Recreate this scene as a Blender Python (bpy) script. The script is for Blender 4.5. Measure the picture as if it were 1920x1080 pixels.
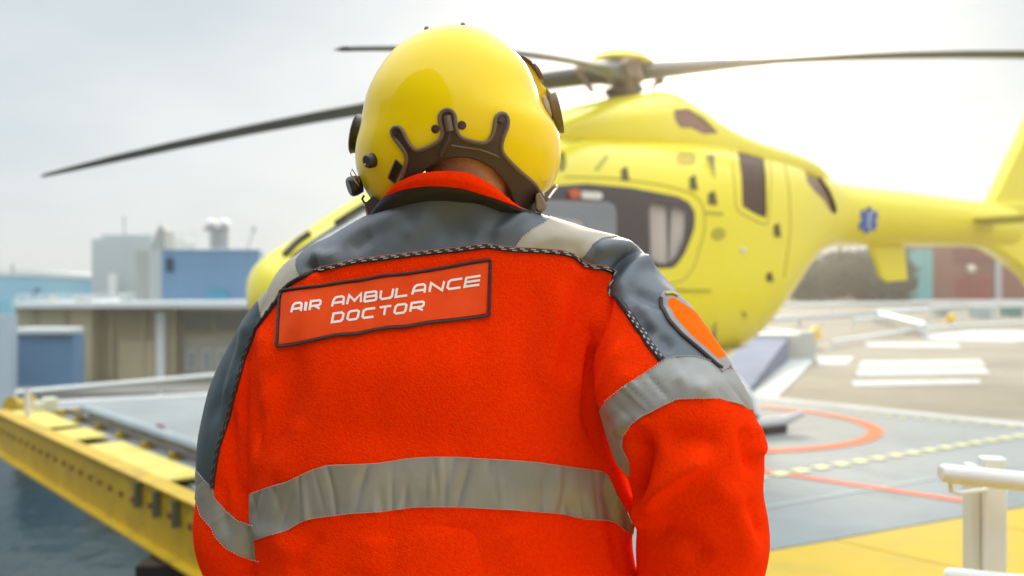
import bpy, bmesh, math, random
import numpy as np
from mathutils import Vector, Matrix
from mathutils.bvhtree import BVHTree
random.seed(4); rng = np.random.default_rng(4)
for o in list(bpy.data.objects): bpy.data.objects.remove(o)
SC = bpy.context.scene; COL = SC.collection
R = math.radians

# ------------------------------------------------------------------ camera
F, H = 1700.0, 1.3
CAMP = Vector((0, 0, H))
cd = bpy.data.cameras.new('camera'); cam = bpy.data.objects.new('camera', cd); COL.objects.link(cam)
cam.location = CAMP; cam.rotation_euler = (R(90), 0, 0)
cd.sensor_width = 36; cd.lens = 36 * F / 1920; cd.clip_start = 0.05; cd.clip_end = 6000
cd.dof.use_dof = True; cd.dof.focus_distance = 1.215; cd.dof.aperture_fstop = 3.3
SC.camera = cam

# ------------------------------------------------------------------ sky, sun, exposure
SUN = Vector((362, 1700, 535)).normalized()
W = bpy.data.worlds.new('World'); SC.world = W; W.use_nodes = True
nt = W.node_tree; nt.nodes.clear(); N = nt.nodes.new; L = nt.links.new
def mathn(nt, op, a, b=None, clamp=False):
    n = nt.nodes.new('ShaderNodeMath'); n.operation = op; n.use_clamp = clamp
    for i, v in enumerate((a, b)):
        if v is None: continue
        if isinstance(v, (int, float)): n.inputs[i].default_value = v
        else: nt.links.new(v, n.inputs[i])
    return n.outputs[0]
def mixc(nt, fac, a, b, mode='MIX'):
    n = nt.nodes.new('ShaderNodeMix'); n.data_type = 'RGBA'; n.blend_type = mode
    for sock, v in ((n.inputs[0], fac), (n.inputs[6], a), (n.inputs[7], b)):
        if isinstance(v, (int, float)): sock.default_value = v
        elif isinstance(v, (tuple, list)): sock.default_value = (*v, 1) if len(v) == 3 else v
        else: nt.links.new(v, sock)
    return n.outputs[2]
tc = N('ShaderNodeTexCoord')
nrm = N('ShaderNodeVectorMath'); nrm.operation = 'NORMALIZE'; L(tc.outputs['Generated'], nrm.inputs[0])
sep = N('ShaderNodeSeparateXYZ'); L(nrm.outputs[0], sep.inputs[0])
sky = N('ShaderNodeTexSky'); sky.sky_type = 'NISHITA'; sky.sun_disc = False
sky.sun_elevation = math.asin(SUN.z); sky.sun_rotation = math.atan2(SUN.x, SUN.y)
mp = N('ShaderNodeMapping'); mp.inputs['Scale'].default_value = (1.3, 1.3, 3.6); L(nrm.outputs[0], mp.inputs[0])
nz = N('ShaderNodeTexNoise'); nz.inputs['Scale'].default_value = 1.6; nz.inputs['Detail'].default_value = 5; nz.inputs['Roughness'].default_value = .5
L(mp.outputs[0], nz.inputs['Vector'])
cr = N('ShaderNodeMapRange'); cr.inputs[1].default_value = .36; cr.inputs[2].default_value = .64; L(nz.outputs[0], cr.inputs[0])
cloud = mixc(nt, cr.outputs[0], (.64, .725, .775), (.85, .89, .91))
zen = N('ShaderNodeMapRange'); zen.inputs[1].default_value = .3; zen.inputs[2].default_value = .95; zen.inputs[3].default_value = 1; zen.inputs[4].default_value = 3.6
zen.interpolation_type = 'SMOOTHSTEP'; L(sep.outputs[2], zen.inputs[0])
dot = N('ShaderNodeVectorMath'); dot.operation = 'DOT_PRODUCT'; L(nrm.outputs[0], dot.inputs[0]); dot.inputs[1].default_value = SUN
dc = mathn(nt, 'MAXIMUM', dot.outputs['Value'], 0)
g1 = mathn(nt, 'MULTIPLY', mathn(nt, 'POWER', dc, 14), .09)
g2 = mathn(nt, 'MULTIPLY', mathn(nt, 'POWER', dc, 60), .30)
g3 = mathn(nt, 'MULTIPLY', mathn(nt, 'POWER', dc, 500), 1.6)
glow = mathn(nt, 'ADD', mathn(nt, 'ADD', g1, g2), g3)
sc_ = N('ShaderNodeVectorMath'); sc_.operation = 'SCALE'; sc_.inputs[0].default_value = (1.0, .80, .56); L(glow, sc_.inputs['Scale'])
cz = N('ShaderNodeVectorMath'); cz.operation = 'SCALE'; L(cloud, cz.inputs[0]); L(zen.outputs[0], cz.inputs['Scale'])
ad = N('ShaderNodeVectorMath'); ad.operation = 'ADD'; L(cz.outputs[0], ad.inputs[0]); L(sc_.outputs[0], ad.inputs[1])
bg1 = N('ShaderNodeBackground'); L(ad.outputs[0], bg1.inputs[0]); bg1.inputs[1].default_value = .72
bg2 = N('ShaderNodeBackground'); L(sky.outputs[0], bg2.inputs[0]); bg2.inputs[1].default_value = .05
mxs = N('ShaderNodeMixShader'); mxs.inputs[0].default_value = .1; L(bg1.outputs[0], mxs.inputs[1]); L(bg2.outputs[0], mxs.inputs[2])
wo = N('ShaderNodeOutputWorld'); L(mxs.outputs[0], wo.inputs[0])
sl = bpy.data.lights.new('sun', 'SUN'); sl.energy = 1.9; sl.angle = R(12); sl.color = (1, .85, .66)
so = bpy.data.objects.new('sun', sl); COL.objects.link(so); so.rotation_euler = SUN.to_track_quat('Z', 'Y').to_euler()
so.location = (4, 20, 30)
SC.view_settings.view_transform = 'Standard'; SC.view_settings.look = 'None'
SC.view_settings.exposure = 0.5; SC.view_settings.gamma = 1; SC.view_settings.use_curve_mapping = False
SC.render.engine = 'CYCLES'
SC.cycles.use_denoising = True
SC.cycles.max_bounces = 8; SC.cycles.transparent_max_bounces = 12; SC.cycles.sample_clamp_indirect = 8

# ------------------------------------------------------------------ materials
MATS = {}
def mat(name, col, rough=.6, metal=0, col2=None, nscale=6, bump=0, bscale=60, coat=0, sheen=0, spec=.5, emit=0, detail=4, bdist=.002, coatr=.04, dirt=None):
    if name in MATS: return MATS[name]
    m = bpy.data.materials.new(name); m.use_nodes = True; t = m.node_tree; b = t.nodes['Principled BSDF']
    b.inputs['Base Color'].default_value = (*col, 1); b.inputs['Roughness'].default_value = rough; b.inputs['Metallic'].default_value = metal
    b.inputs['Specular IOR Level'].default_value = spec
    if coat: b.inputs['Coat Weight'].default_value = coat; b.inputs['Coat Roughness'].default_value = coatr
    if sheen: b.inputs['Sheen Weight'].default_value = sheen; b.inputs['Sheen Roughness'].default_value = .4; b.inputs['Sheen Tint'].default_value = (*[min(1, c * 1.0 + .15) for c in col], 1)
    tcn = t.nodes.new('ShaderNodeTexCoord')
    if col2 is not None:
        n = t.nodes.new('ShaderNodeTexNoise'); n.inputs['Scale'].default_value = nscale; n.inputs['Detail'].default_value = detail; n.inputs['Roughness'].default_value = .6
        t.links.new(tcn.outputs['Object'], n.inputs['Vector'])
        r = t.nodes.new('ShaderNodeMapRange'); r.inputs[1].default_value = .35; r.inputs[2].default_value = .65; t.links.new(n.outputs[0], r.inputs[0])
        c = mixc(t, r.outputs[0], col, col2)
        if dirt:
            n2 = t.nodes.new('ShaderNodeTexNoise'); n2.inputs['Scale'].default_value = dirt[1]; n2.inputs['Detail'].default_value = 6
            t.links.new(tcn.outputs['Object'], n2.inputs['Vector'])
            r2 = t.nodes.new('ShaderNodeMapRange'); r2.inputs[1].default_value = .52; r2.inputs[2].default_value = .7; r2.inputs[4].default_value = dirt[2]; t.links.new(n2.outputs[0], r2.inputs[0])
            c = mixc(t, r2.outputs[0], c, dirt[0])
        t.links.new(c, b.inputs['Base Color'])
    if bump:
        n = t.nodes.new('ShaderNodeTexNoise'); n.inputs['Scale'].default_value = bscale; n.inputs['Detail'].default_value = 3
        t.links.new(tcn.outputs['Object'], n.inputs['Vector'])
        bp = t.nodes.new('ShaderNodeBump'); bp.inputs['Strength'].default_value = bump; bp.inputs['Distance'].default_value = bdist
        t.links.new(n.outputs[0], bp.inputs['Height']); t.links.new(bp.outputs[0], b.inputs['Normal'])
    if emit: b.inputs['Emission Color'].default_value = (*col, 1); b.inputs['Emission Strength'].default_value = emit
    MATS[name] = m; return m
M_FLEECE = mat('orange_red_fleece', (.98, .027, .0003), .95, col2=(1.0, .044, .0004), nscale=210, bump=1.0, bscale=380, bdist=.0022, spec=.03, detail=3)
M_GREY = mat('grey_ripstop', (.09, .106, .126), .5, col2=(.11, .126, .146), nscale=14, bump=.25, bscale=900, spec=.45, bdist=.0008)
M_BEIGE = mat('beige_cordura', (.38, .33, .255), .6, col2=(.44, .39, .31), nscale=20, bump=.25, bscale=700, bdist=.0008)
M_BAND = mat('reflective_tape', (.25, .245, .235), .46, col2=(.32, .31, .295), nscale=9, bump=.3, bscale=26, metal=.12, bdist=.006)
M_BLACK = mat('black_fabric', (.018, .015, .018), .6, bump=.4, bscale=500)
M_PATCH = mat('patch_orange', (.93, .085, .012), .7, col2=(.88, .065, .008), nscale=25, bump=.3, bscale=900, bdist=.0006, spec=.15)
M_CORD = mat('dark_cord', (.035, .02, .022), .55, bump=.5, bscale=900)
M_PRINT = mat('white_print', (.92, .88, .86), .6)
M_HELM = mat('helmet_yellow', (.99, .71, .0), .38, coat=.6, col2=(.98, .675, .0), nscale=2.5, spec=.08, coatr=.015, bump=.03, bscale=18, bdist=.002)
M_RUBBER = mat('brown_rubber', (.05, .026, .02), .5, col2=(.062, .034, .026), nscale=40)
M_BEAD = mat('rubber_bead', (.17, .115, .085), .45)
M_DARK = mat('dark_plastic', (.022, .015, .017), .32)
M_TAUPE = mat('taupe_plastic', (.22, .17, .14), .45)
M_METAL = mat('bright_metal', (.6, .58, .55), .3, metal=1)
M_BRASS = mat('brass_wire', (.5, .3, .1), .35, metal=1)
M_SKIN = mat('skin', (.86, .46, .26), .5, col2=(.72, .34, .18), nscale=60, bump=.25, bscale=350)
M_SKIN.node_tree.nodes['Principled BSDF'].inputs['Subsurface Weight'].default_value = .15
M_SKIN.node_tree.nodes['Principled BSDF'].inputs['Subsurface Radius'].default_value = (.01, .004, .002)
M_HELI = mat('helicopter_yellow', (.93, .785, .035), .3, col2=(.91, .76, .03), nscale=1.2, coat=.4, coatr=.08)
M_HDARK = mat('window_surround', (.075, .052, .05), .25, coat=.4)
M_BROWN = mat('grille_brown', (.10, .045, .025), .5, col2=(.07, .035, .022), nscale=30)
M_BLADE = mat('rotor_blade_grey', (.055, .062, .06), .5, col2=(.075, .08, .075), nscale=3)
M_HUB = mat('rotor_hub_brown', (.22, .15, .11), .5, metal=.2)
M_WHITE = mat('white_paint', (.72, .73, .72), .5, col2=(.68, .69, .68), nscale=5)
M_LINE = mat('white_line_paint', (.58, .58, .565), .85, col2=(.47, .47, .455), nscale=3, dirt=((.45, .44, .42), 9, .5))
M_ORLINE = mat('orange_line_paint', (.78, .15, .03), .8, col2=(.66, .13, .03), nscale=4)
M_RDLINE = mat('coral_line_paint', (.80, .18, .08), .8, col2=(.70, .15, .07), nscale=4)
M_YLDASH = mat('pale_yellow_paint', (.74, .70, .36), .7, col2=(.62, .58, .3), nscale=4)
M_DECK = mat('grey_deck_coating', (.215, .24, .248), .75, col2=(.275, .30, .305), nscale=1.1, bump=.3, bscale=120, dirt=((.17, .19, .20), 2.2, .75), detail=7)
M_YDECK = mat('yellow_deck_coating', (.60, .40, .03), .75, col2=(.54, .37, .04), nscale=1.6, bump=.3, bscale=120, dirt=((.36, .29, .09), 2.2, .6), detail=7)
M_APRON = mat('beige_apron', (.24, .205, .145), .9, col2=(.32, .28, .21), nscale=.35, detail=8, dirt=((.17, .15, .12), .8, .5))
M_GIRD = mat('girder_yellow', (.58, .38, .004), .5, col2=(.50, .32, .004), nscale=2.5, dirt=((.25, .15, .03), 7, .5))
M_GIRDTOP = mat('girder_top_yellow', (.68, .58, .13), .6, col2=(.58, .47, .08), nscale=3)
M_RUST = mat('rust_red', (.20, .05, .035), .7)
M_STEEL = mat('grey_steel', (.30, .35, .38), .5, col2=(.36, .41, .44), nscale=4)
M_SLATE = mat('slate_blue_paint', (.20, .22, .29), .95, col2=(.24, .26, .33), nscale=2)

# ------------------------------------------------------------------ object helpers
def tag(o, label=None, cat=None, group=None, kind=None):
    if label: o['label'] = label
    if cat: o['category'] = cat
    if group: o['group'] = group
    if kind: o['kind'] = kind
    return o
def empty(name, loc, label=None, cat=None, group=None, rz=0):
    o = bpy.data.objects.new(name, None); COL.objects.link(o); o.location = loc; o.rotation_euler.z = rz
    o.empty_display_size = .2
    return tag(o, label, cat, group)
def link(name, me, m=None, parent=None, smooth=True, world=True):
    if m is not None:
        me.materials.clear()
        for x in (m if isinstance(m, (list, tuple)) else [m]): me.materials.append(x)
    if smooth:
        me.polygons.foreach_set('use_smooth', [True] * len(me.polygons))
    o = bpy.data.objects.new(name, me); COL.objects.link(o)
    if parent is not None:
        o.parent = parent
        if world:
            o.matrix_parent_inverse = wm(parent).inverted()
    return o
def wm(o):
    m = Matrix.Translation(o.location) @ o.rotation_euler.to_matrix().to_4x4()
    if o.parent: return wm(o.parent) @ o.matrix_parent_inverse @ m
    return m
def npmesh(name, V, Fc, m=None, parent=None, smooth=True, normals=None):
    me = bpy.data.meshes.new(name)
    V = np.asarray(V, float); Fc = np.asarray(Fc, int)
    me.from_pydata(V.tolist(), [], Fc.tolist()); me.update()
    o = link(name, me, m, parent, smooth)
    if normals is not None: me.normals_split_custom_set_from_vertices(np.asarray(normals).tolist())
    return o
class MB:
    def __init__(s): s.v = []; s.f = []; s.mi = []
    def add(s, vs, fs, mi=0):
        b = len(s.v); s.v += [tuple(v) for v in vs]; s.f += [tuple(b + i for i in f) for f in fs]; s.mi += [mi] * len(fs)
    def box(s, c, d, M=None, mi=0):
        vs = [Vector((sx * d[0] / 2, sy * d[1] / 2, sz * d[2] / 2)) for sx in (-1, 1) for sy in (-1, 1) for sz in (-1, 1)]
        if M is not None: vs = [M @ v for v in vs]
        vs = [v + Vector(c) for v in vs]
        s.add(vs, [(0, 1, 3, 2), (4, 6, 7, 5), (0, 4, 5, 1), (2, 3, 7, 6), (0, 2, 6, 4), (1, 5, 7, 3)], mi)
    def beam(s, a, b, w, h, up=(0, 0, 1), mi=0):
        a = Vector(a); b = Vector(b); d = (b - a); l = d.length; d.normalize()
        sx = d.cross(Vector(up)).normalized(); uz = sx.cross(d)
        M = Matrix((d, sx, uz)).transposed()
        s.box((a + b) / 2, (l, w, h), M, mi)
    def tube(s, pts, r, n=8, closed=False, mi=0, caps=True):
        pts = [Vector(p) for p in pts]; k = len(pts); base = len(s.v)
        rr = r if isinstance(r, (list, tuple)) else [r] * k
        up = None; rings = []
        for i, p in enumerate(pts):
            if closed: d = pts[(i + 1) % k] - pts[i - 1]
            else: d = pts[min(i + 1, k - 1)] - pts[max(i - 1, 0)]
            if d.length < 1e-9: d = Vector((0, 0, 1))
            d.normalize()
            if up is None: up = Vector((0, 0, 1)) if abs(d.z) < .9 else Vector((1, 0, 0))
            a = d.cross(up)
            if a.length < 1e-5: a = d.orthogonal()
            a.normalize(); b = a.cross(d); up = b
            rings.append([p + (a * math.cos(t) + b * math.sin(t)) * rr[i] for t in [2 * math.pi * j / n for j in range(n)]])
        vs = [v for r_ in rings for v in r_]; fs = []
        for i in range(k if closed else k - 1):
            i2 = (i + 1) % k
            for j in range(n):
                fs.append((i * n + j, i * n + (j + 1) % n, i2 * n + (j + 1) % n, i2 * n + j))
        if caps and not closed: fs += [tuple(range(n - 1, -1, -1)), tuple((k - 1) * n + j for j in range(n))]
        s.add(vs, fs, mi)
    def cyl(s, a, b, r, r2=None, n=20, mi=0): s.tube([a, b], [r, r if r2 is None else r2], n, mi=mi)
    def prism(s, poly, t, mi=0):      # poly: list of 3D points (planar); t: thickness vector
        n = len(poly); t = Vector(t)
        vs = [Vector(p) for p in poly] + [Vector(p) + t for p in poly]
        fs = [tuple(range(n)), tuple(range(2 * n - 1, n - 1, -1))] + [(i, i + n, (i + 1) % n + n, (i + 1) % n) for i in range(n)]
        s.add(vs, fs, mi)
    def sphere(s, c, r, n=12, sc=(1, 1, 1), M=None, mi=0):
        vs = []; fs = []; c = Vector(c)
        for i in range(1, n // 2):
            for j in range(n):
                p = math.pi * i / (n // 2); q = 2 * math.pi * j / n
                v = Vector((math.sin(p) * math.cos(q) * sc[0], math.sin(p) * math.sin(q) * sc[1], math.cos(p) * sc[2])) * r
                vs.append(c + (M @ v if M else v))
        k = n // 2 - 1
        for i in range(k - 1):
            for j in range(n): fs.append((i * n + j, (i + 1) * n + j, (i + 1) * n + (j + 1) % n, i * n + (j + 1) % n))
        t = Vector((0, 0, r * sc[2])); vs += [c + (M @ t if M else t), c - (M @ t if M else t)]
        for j in range(n): fs += [(k * n, j, (j + 1) % n), (k * n + 1, (k - 1) * n + (j + 1) % n, (k - 1) * n + j)]
        s.add(vs, fs, mi)
    def build(s, name, m, parent=None, smooth=False, bevel=0):
        me = bpy.data.meshes.new(name); me.from_pydata(s.v, [], s.f); me.update()
        bm = bmesh.new(); bm.from_mesh(me); bmesh.ops.recalc_face_normals(bm, faces=bm.faces)
        if bevel: bmesh.ops.bevel(bm, geom=list(bm.edges), offset=bevel, segments=2, affect='EDGES', profile=.5)
        bm.to_mesh(me); bm.free()
        o = link(name, me, m, parent, smooth)
        if isinstance(m, (list, tuple)) and not bevel: me.polygons.foreach_set('material_index', s.mi)
        if smooth:
            try: me.set_sharp_from_angle(angle=R(40))
            except Exception: pass
        return o

# ------------------------------------------------------------------ geometry kernels
def spline(x, y, q):
    x = np.asarray(x, float); y = np.asarray(y, float); n = len(x); h = np.diff(x); dl = np.diff(y) / h
    m = np.zeros(n)                                    # monotone cubic (pchip)
    for i in range(1, n - 1):
        if dl[i - 1] * dl[i] > 0:
            w1 = 2 * h[i] + h[i - 1]; w2 = h[i] + 2 * h[i - 1]; m[i] = (w1 + w2) / (w1 / dl[i - 1] + w2 / dl[i])
    m[0] = dl[0]; m[-1] = dl[-1]
    q = np.clip(np.asarray(q, float), x[0], x[-1]); i = np.clip(np.searchsorted(x, q) - 1, 0, n - 2); t = (q - x[i]) / h[i]
    return ((2 * t**3 - 3 * t**2 + 1) * y[i] + (t**3 - 2 * t**2 + t) * h[i] * m[i] + (-2 * t**3 + 3 * t**2) * y[i + 1] + (t**3 - t**2) * h[i] * m[i + 1])
def grid_faces(nr, nc, closed=True):
    i = np.arange(nr - 1)[:, None]; j = np.arange(nc if closed else nc - 1)[None, :]; j2 = (j + 1) % nc
    q = np.stack([i * nc + j, i * nc + j2, (i + 1) * nc + j2, (i + 1) * nc + j], -1).reshape(-1, 4); return q
def tris(q): return np.concatenate([q[:, [0, 1, 2]], q[:, [0, 2, 3]]])
def closed_loft(rings):
    rings = np.asarray(rings); nr, nc, _ = rings.shape; V = rings.reshape(-1, 3); T = tris(grid_faces(nr, nc))
    c0 = rings[0].mean(0); c1 = rings[-1].mean(0); V = np.vstack([V, c0, c1]); a = len(V) - 2; j = np.arange(nc); j2 = (j + 1) % nc
    T = np.vstack([T, np.stack([np.full(nc, a), j2, j], 1), np.stack([np.full(nc, a + 1), (nr - 1) * nc + j, (nr - 1) * nc + j2], 1)])
    return V, T
def limb(pts, rads, n=20, sub=5, flat=None):           # rounded tube through points
    pts = np.asarray(pts, float); rads = np.asarray(rads, float); s = np.r_[0, np.cumsum(np.linalg.norm(np.diff(pts, axis=0), axis=1))]
    q = np.linspace(0, s[-1], (len(pts) - 1) * sub + 1); P_ = np.stack([spline(s, pts[:, k], q) for k in range(3)], 1); r = spline(s, rads, q)
    r = np.r_[r[0] * .05, r[0] * .75, r, r[-1] * .75, r[-1] * .05]
    d0 = P_[1] - P_[0]; d0 /= np.linalg.norm(d0); d1 = P_[-1] - P_[-2]; d1 /= np.linalg.norm(d1)
    P_ = np.vstack([P_[0] - d0 * r[2] * .8, P_[0] - d0 * r[2] * .5, P_, P_[-1] + d1 * r[-3] * .5, P_[-1] + d1 * r[-3] * .8])
    rings = []; up = None; t = np.linspace(0, 2 * np.pi, n, endpoint=False)
    for i in range(len(P_)):
        d = P_[min(i + 1, len(P_) - 1)] - P_[max(i - 1, 0)]; d /= np.linalg.norm(d)
        if up is None: up = np.array([0, 1., 0]) if abs(d[1]) < .9 else np.array([1., 0, 0])
        a = np.cross(d, up); a /= np.linalg.norm(a); b = np.cross(a, d); up = b
        rings.append(P_[i] + r[i] * (np.cos(t)[:, None] * a + np.sin(t)[:, None] * b))
    return closed_loft(rings)
def remesh(parts, vox, name='tmp'):
    V = []; T = []; b = 0
    for v, t in parts: V.append(v); T.append(t + b); b += len(v)
    V = np.vstack(V); T = np.vstack(T)
    me = bpy.data.meshes.new(name); me.from_pydata(V.tolist(), [], T.tolist()); me.update()
    o = bpy.data.objects.new(name, me); COL.objects.link(o); md = o.modifiers.new('r', 'REMESH'); md.mode = 'VOXEL'; md.voxel_size = vox; md.adaptivity = 0
    dg = bpy.context.evaluated_depsgraph_get(); e = o.evaluated_get(dg).to_mesh()
    n = len(e.vertices); co = np.empty(n * 3); e.vertices.foreach_get('co', co); co = co.reshape(-1, 3)
    e.calc_loop_triangles(); lt = np.empty(len(e.loop_triangles) * 3, int); e.loop_triangles.foreach_get('vertices', lt); lt = lt.reshape(-1, 3)
    bpy.data.objects.remove(o); bpy.data.meshes.remove(me)
    return co, lt
def edges_of(T):
    e = np.sort(np.vstack([T[:, [0, 1]], T[:, [1, 2]], T[:, [2, 0]]]), 1); return np.unique(e, axis=0)
def smooth(V, T, it, lam=.5, w=None):
    E_ = edges_of(T); n = len(V); deg = np.bincount(E_.ravel(), minlength=n).astype(float); deg[deg == 0] = 1
    for _ in range(it):
        A = np.stack([np.bincount(E_[:, 0], V[E_[:, 1], k], n) + np.bincount(E_[:, 1], V[E_[:, 0], k], n) for k in range(3)], 1) / deg[:, None]
        D = (A - V) * lam
        if w is not None: D = D * w[:, None]
        V = V + D
    return V
def vnormals(V, T):
    fn = np.cross(V[T[:, 1]] - V[T[:, 0]], V[T[:, 2]] - V[T[:, 0]]); n = np.zeros_like(V)
    for k in range(3):
        for c in range(3): n[:, c] += np.bincount(T[:, k], fn[:, c], len(V))
    return n / np.maximum(np.linalg.norm(n, axis=1), 1e-12)[:, None]
def proj(V):
    d = np.maximum(V[:, 1], .05); return np.stack([960 + F * V[:, 0] / d, 540 - F * (V[:, 2] - H) / d], 1)
def seg_dist(Q, poly, closed):
    poly = np.asarray(poly, float); P2 = np.roll(poly, -1, 0) if closed else poly[1:]; P1 = poly if closed else poly[:-1]
    best = np.full(len(Q), 1e9)
    for a, b in zip(P1, P2):
        d = b - a; L2 = max((d * d).sum(), 1e-9); t = np.clip(((Q - a) @ d) / L2, 0, 1); best = np.minimum(best, np.linalg.norm(Q - (a + t[:, None] * d), axis=1))
    return best
def polyphi(Q, poly):                                   # negative inside
    poly = np.asarray(poly, float); inside = np.zeros(len(Q), bool); x, y = Q[:, 0], Q[:, 1]; j = len(poly) - 1
    for i in range(len(poly)):
        xi, yi = poly[i]; xj, yj = poly[j]
        c = (yi > y) != (yj > y)
        with np.errstate(divide='ignore', invalid='ignore'): c &= x < (xj - xi) * (y - yi) / (yj - yi + 1e-12) + xi
        inside ^= c; j = i
    d = seg_dist(Q, poly, True); return np.where(inside, -d, d)
def cut(V, T, A, phi):                                  # split triangles along phi=0. A: dict of per-vertex attributes
    phi = np.where(np.abs(phi) < 1e-4, 1e-4, phi); s = phi[T] < 0; k = s.sum(1)
    Tin = [T[k == 3]]; Tout = [T[k == 0]]; mix = T[(k > 0) & (k < 3)]
    if len(mix) == 0: return V, A, Tin[0], Tout[0]
    sm = phi[mix] < 0; one_in = sm.sum(1) == 1
    lone = np.where(one_in, sm.argmax(1), (~sm).argmax(1))
    r = np.arange(len(mix)); a = mix[r, lone]; b = mix[r, (lone + 1) % 3]; c = mix[r, (lone + 2) % 3]
    e = np.vstack([np.sort(np.stack([a, b], 1), 1), np.sort(np.stack([a, c], 1), 1)]); u, inv = np.unique(e, axis=0, return_inverse=True); inv = inv.ravel()
    p0, p1 = phi[u[:, 0]], phi[u[:, 1]]; t = (p0 / (p0 - p1))[:, None]; base = len(V)
    V = np.vstack([V, V[u[:, 0]] * (1 - t) + V[u[:, 1]] * t])
    A2 = {}
    for key, arr in A.items():
        tt = t if arr.ndim == 2 else t[:, 0]; A2[key] = np.concatenate([arr, arr[u[:, 0]] * (1 - tt) + arr[u[:, 1]] * tt])
    ab = base + inv[:len(mix)]; ac = base + inv[len(mix):]
    lone_t = np.stack([a, ab, ac], 1); quad = np.vstack([np.stack([ab, b, c], 1), np.stack([ab, c, ac], 1)]); o2 = np.r_[one_in, one_in]
    Tin += [lone_t[one_in], quad[~o2]]; Tout += [lone_t[~one_in], quad[o2]]
    return V, A2, np.vstack(Tin), np.vstack(Tout)
def compact(V, T, *arrs):
    u, inv = np.unique(T, return_inverse=True); return (V[u], inv.reshape(T.shape)) + tuple(a[u] for a in arrs)
def shell(name, V, T, Nn, off, m, parent, depth=None):  # raised sheet with turned-down edges
    if len(T) == 0: return None
    v, t, n = compact(V, T, Nn); n = n / np.maximum(np.linalg.norm(n, axis=1), 1e-9)[:, None]
    vo = v + n * off
    e = np.vstack([t[:, [0, 1]], t[:, [1, 2]], t[:, [2, 0]]]); es = np.sort(e, 1); _, idx, cnt = np.unique(es, axis=0, return_index=True, return_counts=True)
    be = e[idx[cnt == 1]]; k = len(be); dep = (depth if depth is not None else off + .0015) if off > 0 else off
    b0 = len(vo); top = vo[be.ravel()]; bot = (vo - n * dep)[be.ravel()]
    Vf = np.vstack([vo, top, bot]); j = np.arange(k)
    q = np.vstack([np.stack([b0 + 2 * j + 1, b0 + 2 * j, b0 + 2 * k + 2 * j], 1), np.stack([b0 + 2 * j + 1, b0 + 2 * k + 2 * j, b0 + 2 * k + 2 * j + 1], 1)])
    d = vo[be[:, 1]] - vo[be[:, 0]]; en = np.cross(d, n[be[:, 0]]); en /= np.maximum(np.linalg.norm(en, axis=1), 1e-9)[:, None]
    sn = np.repeat(en, 2, 0)
    return npmesh(name, Vf, np.vstack([t, q]), m, parent, True, np.vstack([n, sn, sn]))
def sheet(name, V, T, Nn, m, parent):
    v, t, n = compact(V, T, Nn); return npmesh(name, v, t, m, parent, True, n / np.maximum(np.linalg.norm(n, axis=1), 1e-9)[:, None])
def bvh(V, T): return BVHTree.FromPolygons([tuple(v) for v in V.tolist()], T.tolist())
def ray(tree, px, py, off=0.0):
    d = Vector(((px - 960) / F, 1, (540 - py) / F)).normalized(); h = tree.ray_cast(CAMP, d)
    if h[0] is None: return None, None
    n = h[1] if h[1].dot(d) < 0 else -h[1]
    return h[0] + n * off, n
def resample(poly, step, closed=False):
    poly = [Vector((*p, 0)) for p in poly]
    if closed: poly.append(poly[0])
    out = [poly[0]]
    for a, b in zip(poly[:-1], poly[1:]):
        k = max(1, int((b - a).length / step))
        for i in range(1, k + 1): out.append(a.lerp(b, i / k))
    if closed: out.pop()
    return [(p.x, p.y) for p in out]
def smoothpoly(poly, it=2, closed=False):
    p = np.asarray(poly, float)
    for _ in range(it):
        a = np.roll(p, 1, 0); b = np.roll(p, -1, 0); q = p * .5 + (a + b) * .25
        if not closed: q[0] = p[0]; q[-1] = p[-1]
        p = q
    return [tuple(x) for x in p]
def trace(tree, poly, off, step=4, closed=False, sm=2):
    pts = smoothpoly(resample(poly, step, closed), sm, closed); out = []
    for x, y in pts:
        p, n = ray(tree, x, y, off)
        if p is not None and (not out or (p - out[-1]).length < .25): out.append(p)
    return out

# ================================================================== SETTING
def G(px, py, z=0.0):
    d = (H - z) * F / (py - 540); return Vector(((px - 960) / F * d, d, z))
def at(px, py, d): return Vector(((px - 960) / F * d, d, H + (540 - py) / F * d))
def slab(name, poly, z0, z1, m, parent=None, kind=None, label=None, smooth=False):
    b = MB(); b.prism([(p[0], p[1], z0) for p in poly], (0, 0, z1 - z0)); o = b.build(name, m, parent)
    if kind: tag(o, label, kind=kind)
    return o
Nn_ = (-.367, 3.655); Lf = (-5.42, 10.32); Fc = (.72, 13.35); Rr = (6.35, 7.1)
# water and quays
wm_ = bpy.data.materials.new('harbour_water'); wm_.use_nodes = True; t = wm_.node_tree; b = t.nodes['Principled BSDF']
b.inputs['Base Color'].default_value = (.008, .024, .028, 1); b.inputs['Roughness'].default_value = .12; b.inputs['IOR'].default_value = 1.33
n1 = t.nodes.new('ShaderNodeTexNoise'); n1.inputs['Scale'].default_value = 1.3; n1.inputs['Detail'].default_value = 5
n2 = t.nodes.new('ShaderNodeTexCoord'); mpn = t.nodes.new('ShaderNodeMapping'); mpn.inputs['Scale'].default_value = (1, .6, 1)
t.links.new(n2.outputs['Object'], mpn.inputs[0]); t.links.new(mpn.outputs[0], n1.inputs['Vector'])
bp = t.nodes.new('ShaderNodeBump'); bp.inputs['Strength'].default_value = .75; bp.inputs['Distance'].default_value = .09
t.links.new(n1.outputs[0], bp.inputs['Height']); t.links.new(bp.outputs[0], b.inputs['Normal'])
slab('water', [(-380, -60), (60, -60), (60, 37.6), (-380, 37.6)], -5.02, -5.0, wm_, kind='structure', label='dark rippled harbour water beneath the yellow girder')
M_QUAY = mat('quay_concrete', (.27, .25, .215), .85, col2=(.33, .31, .27), nscale=.4, detail=7)
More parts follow.
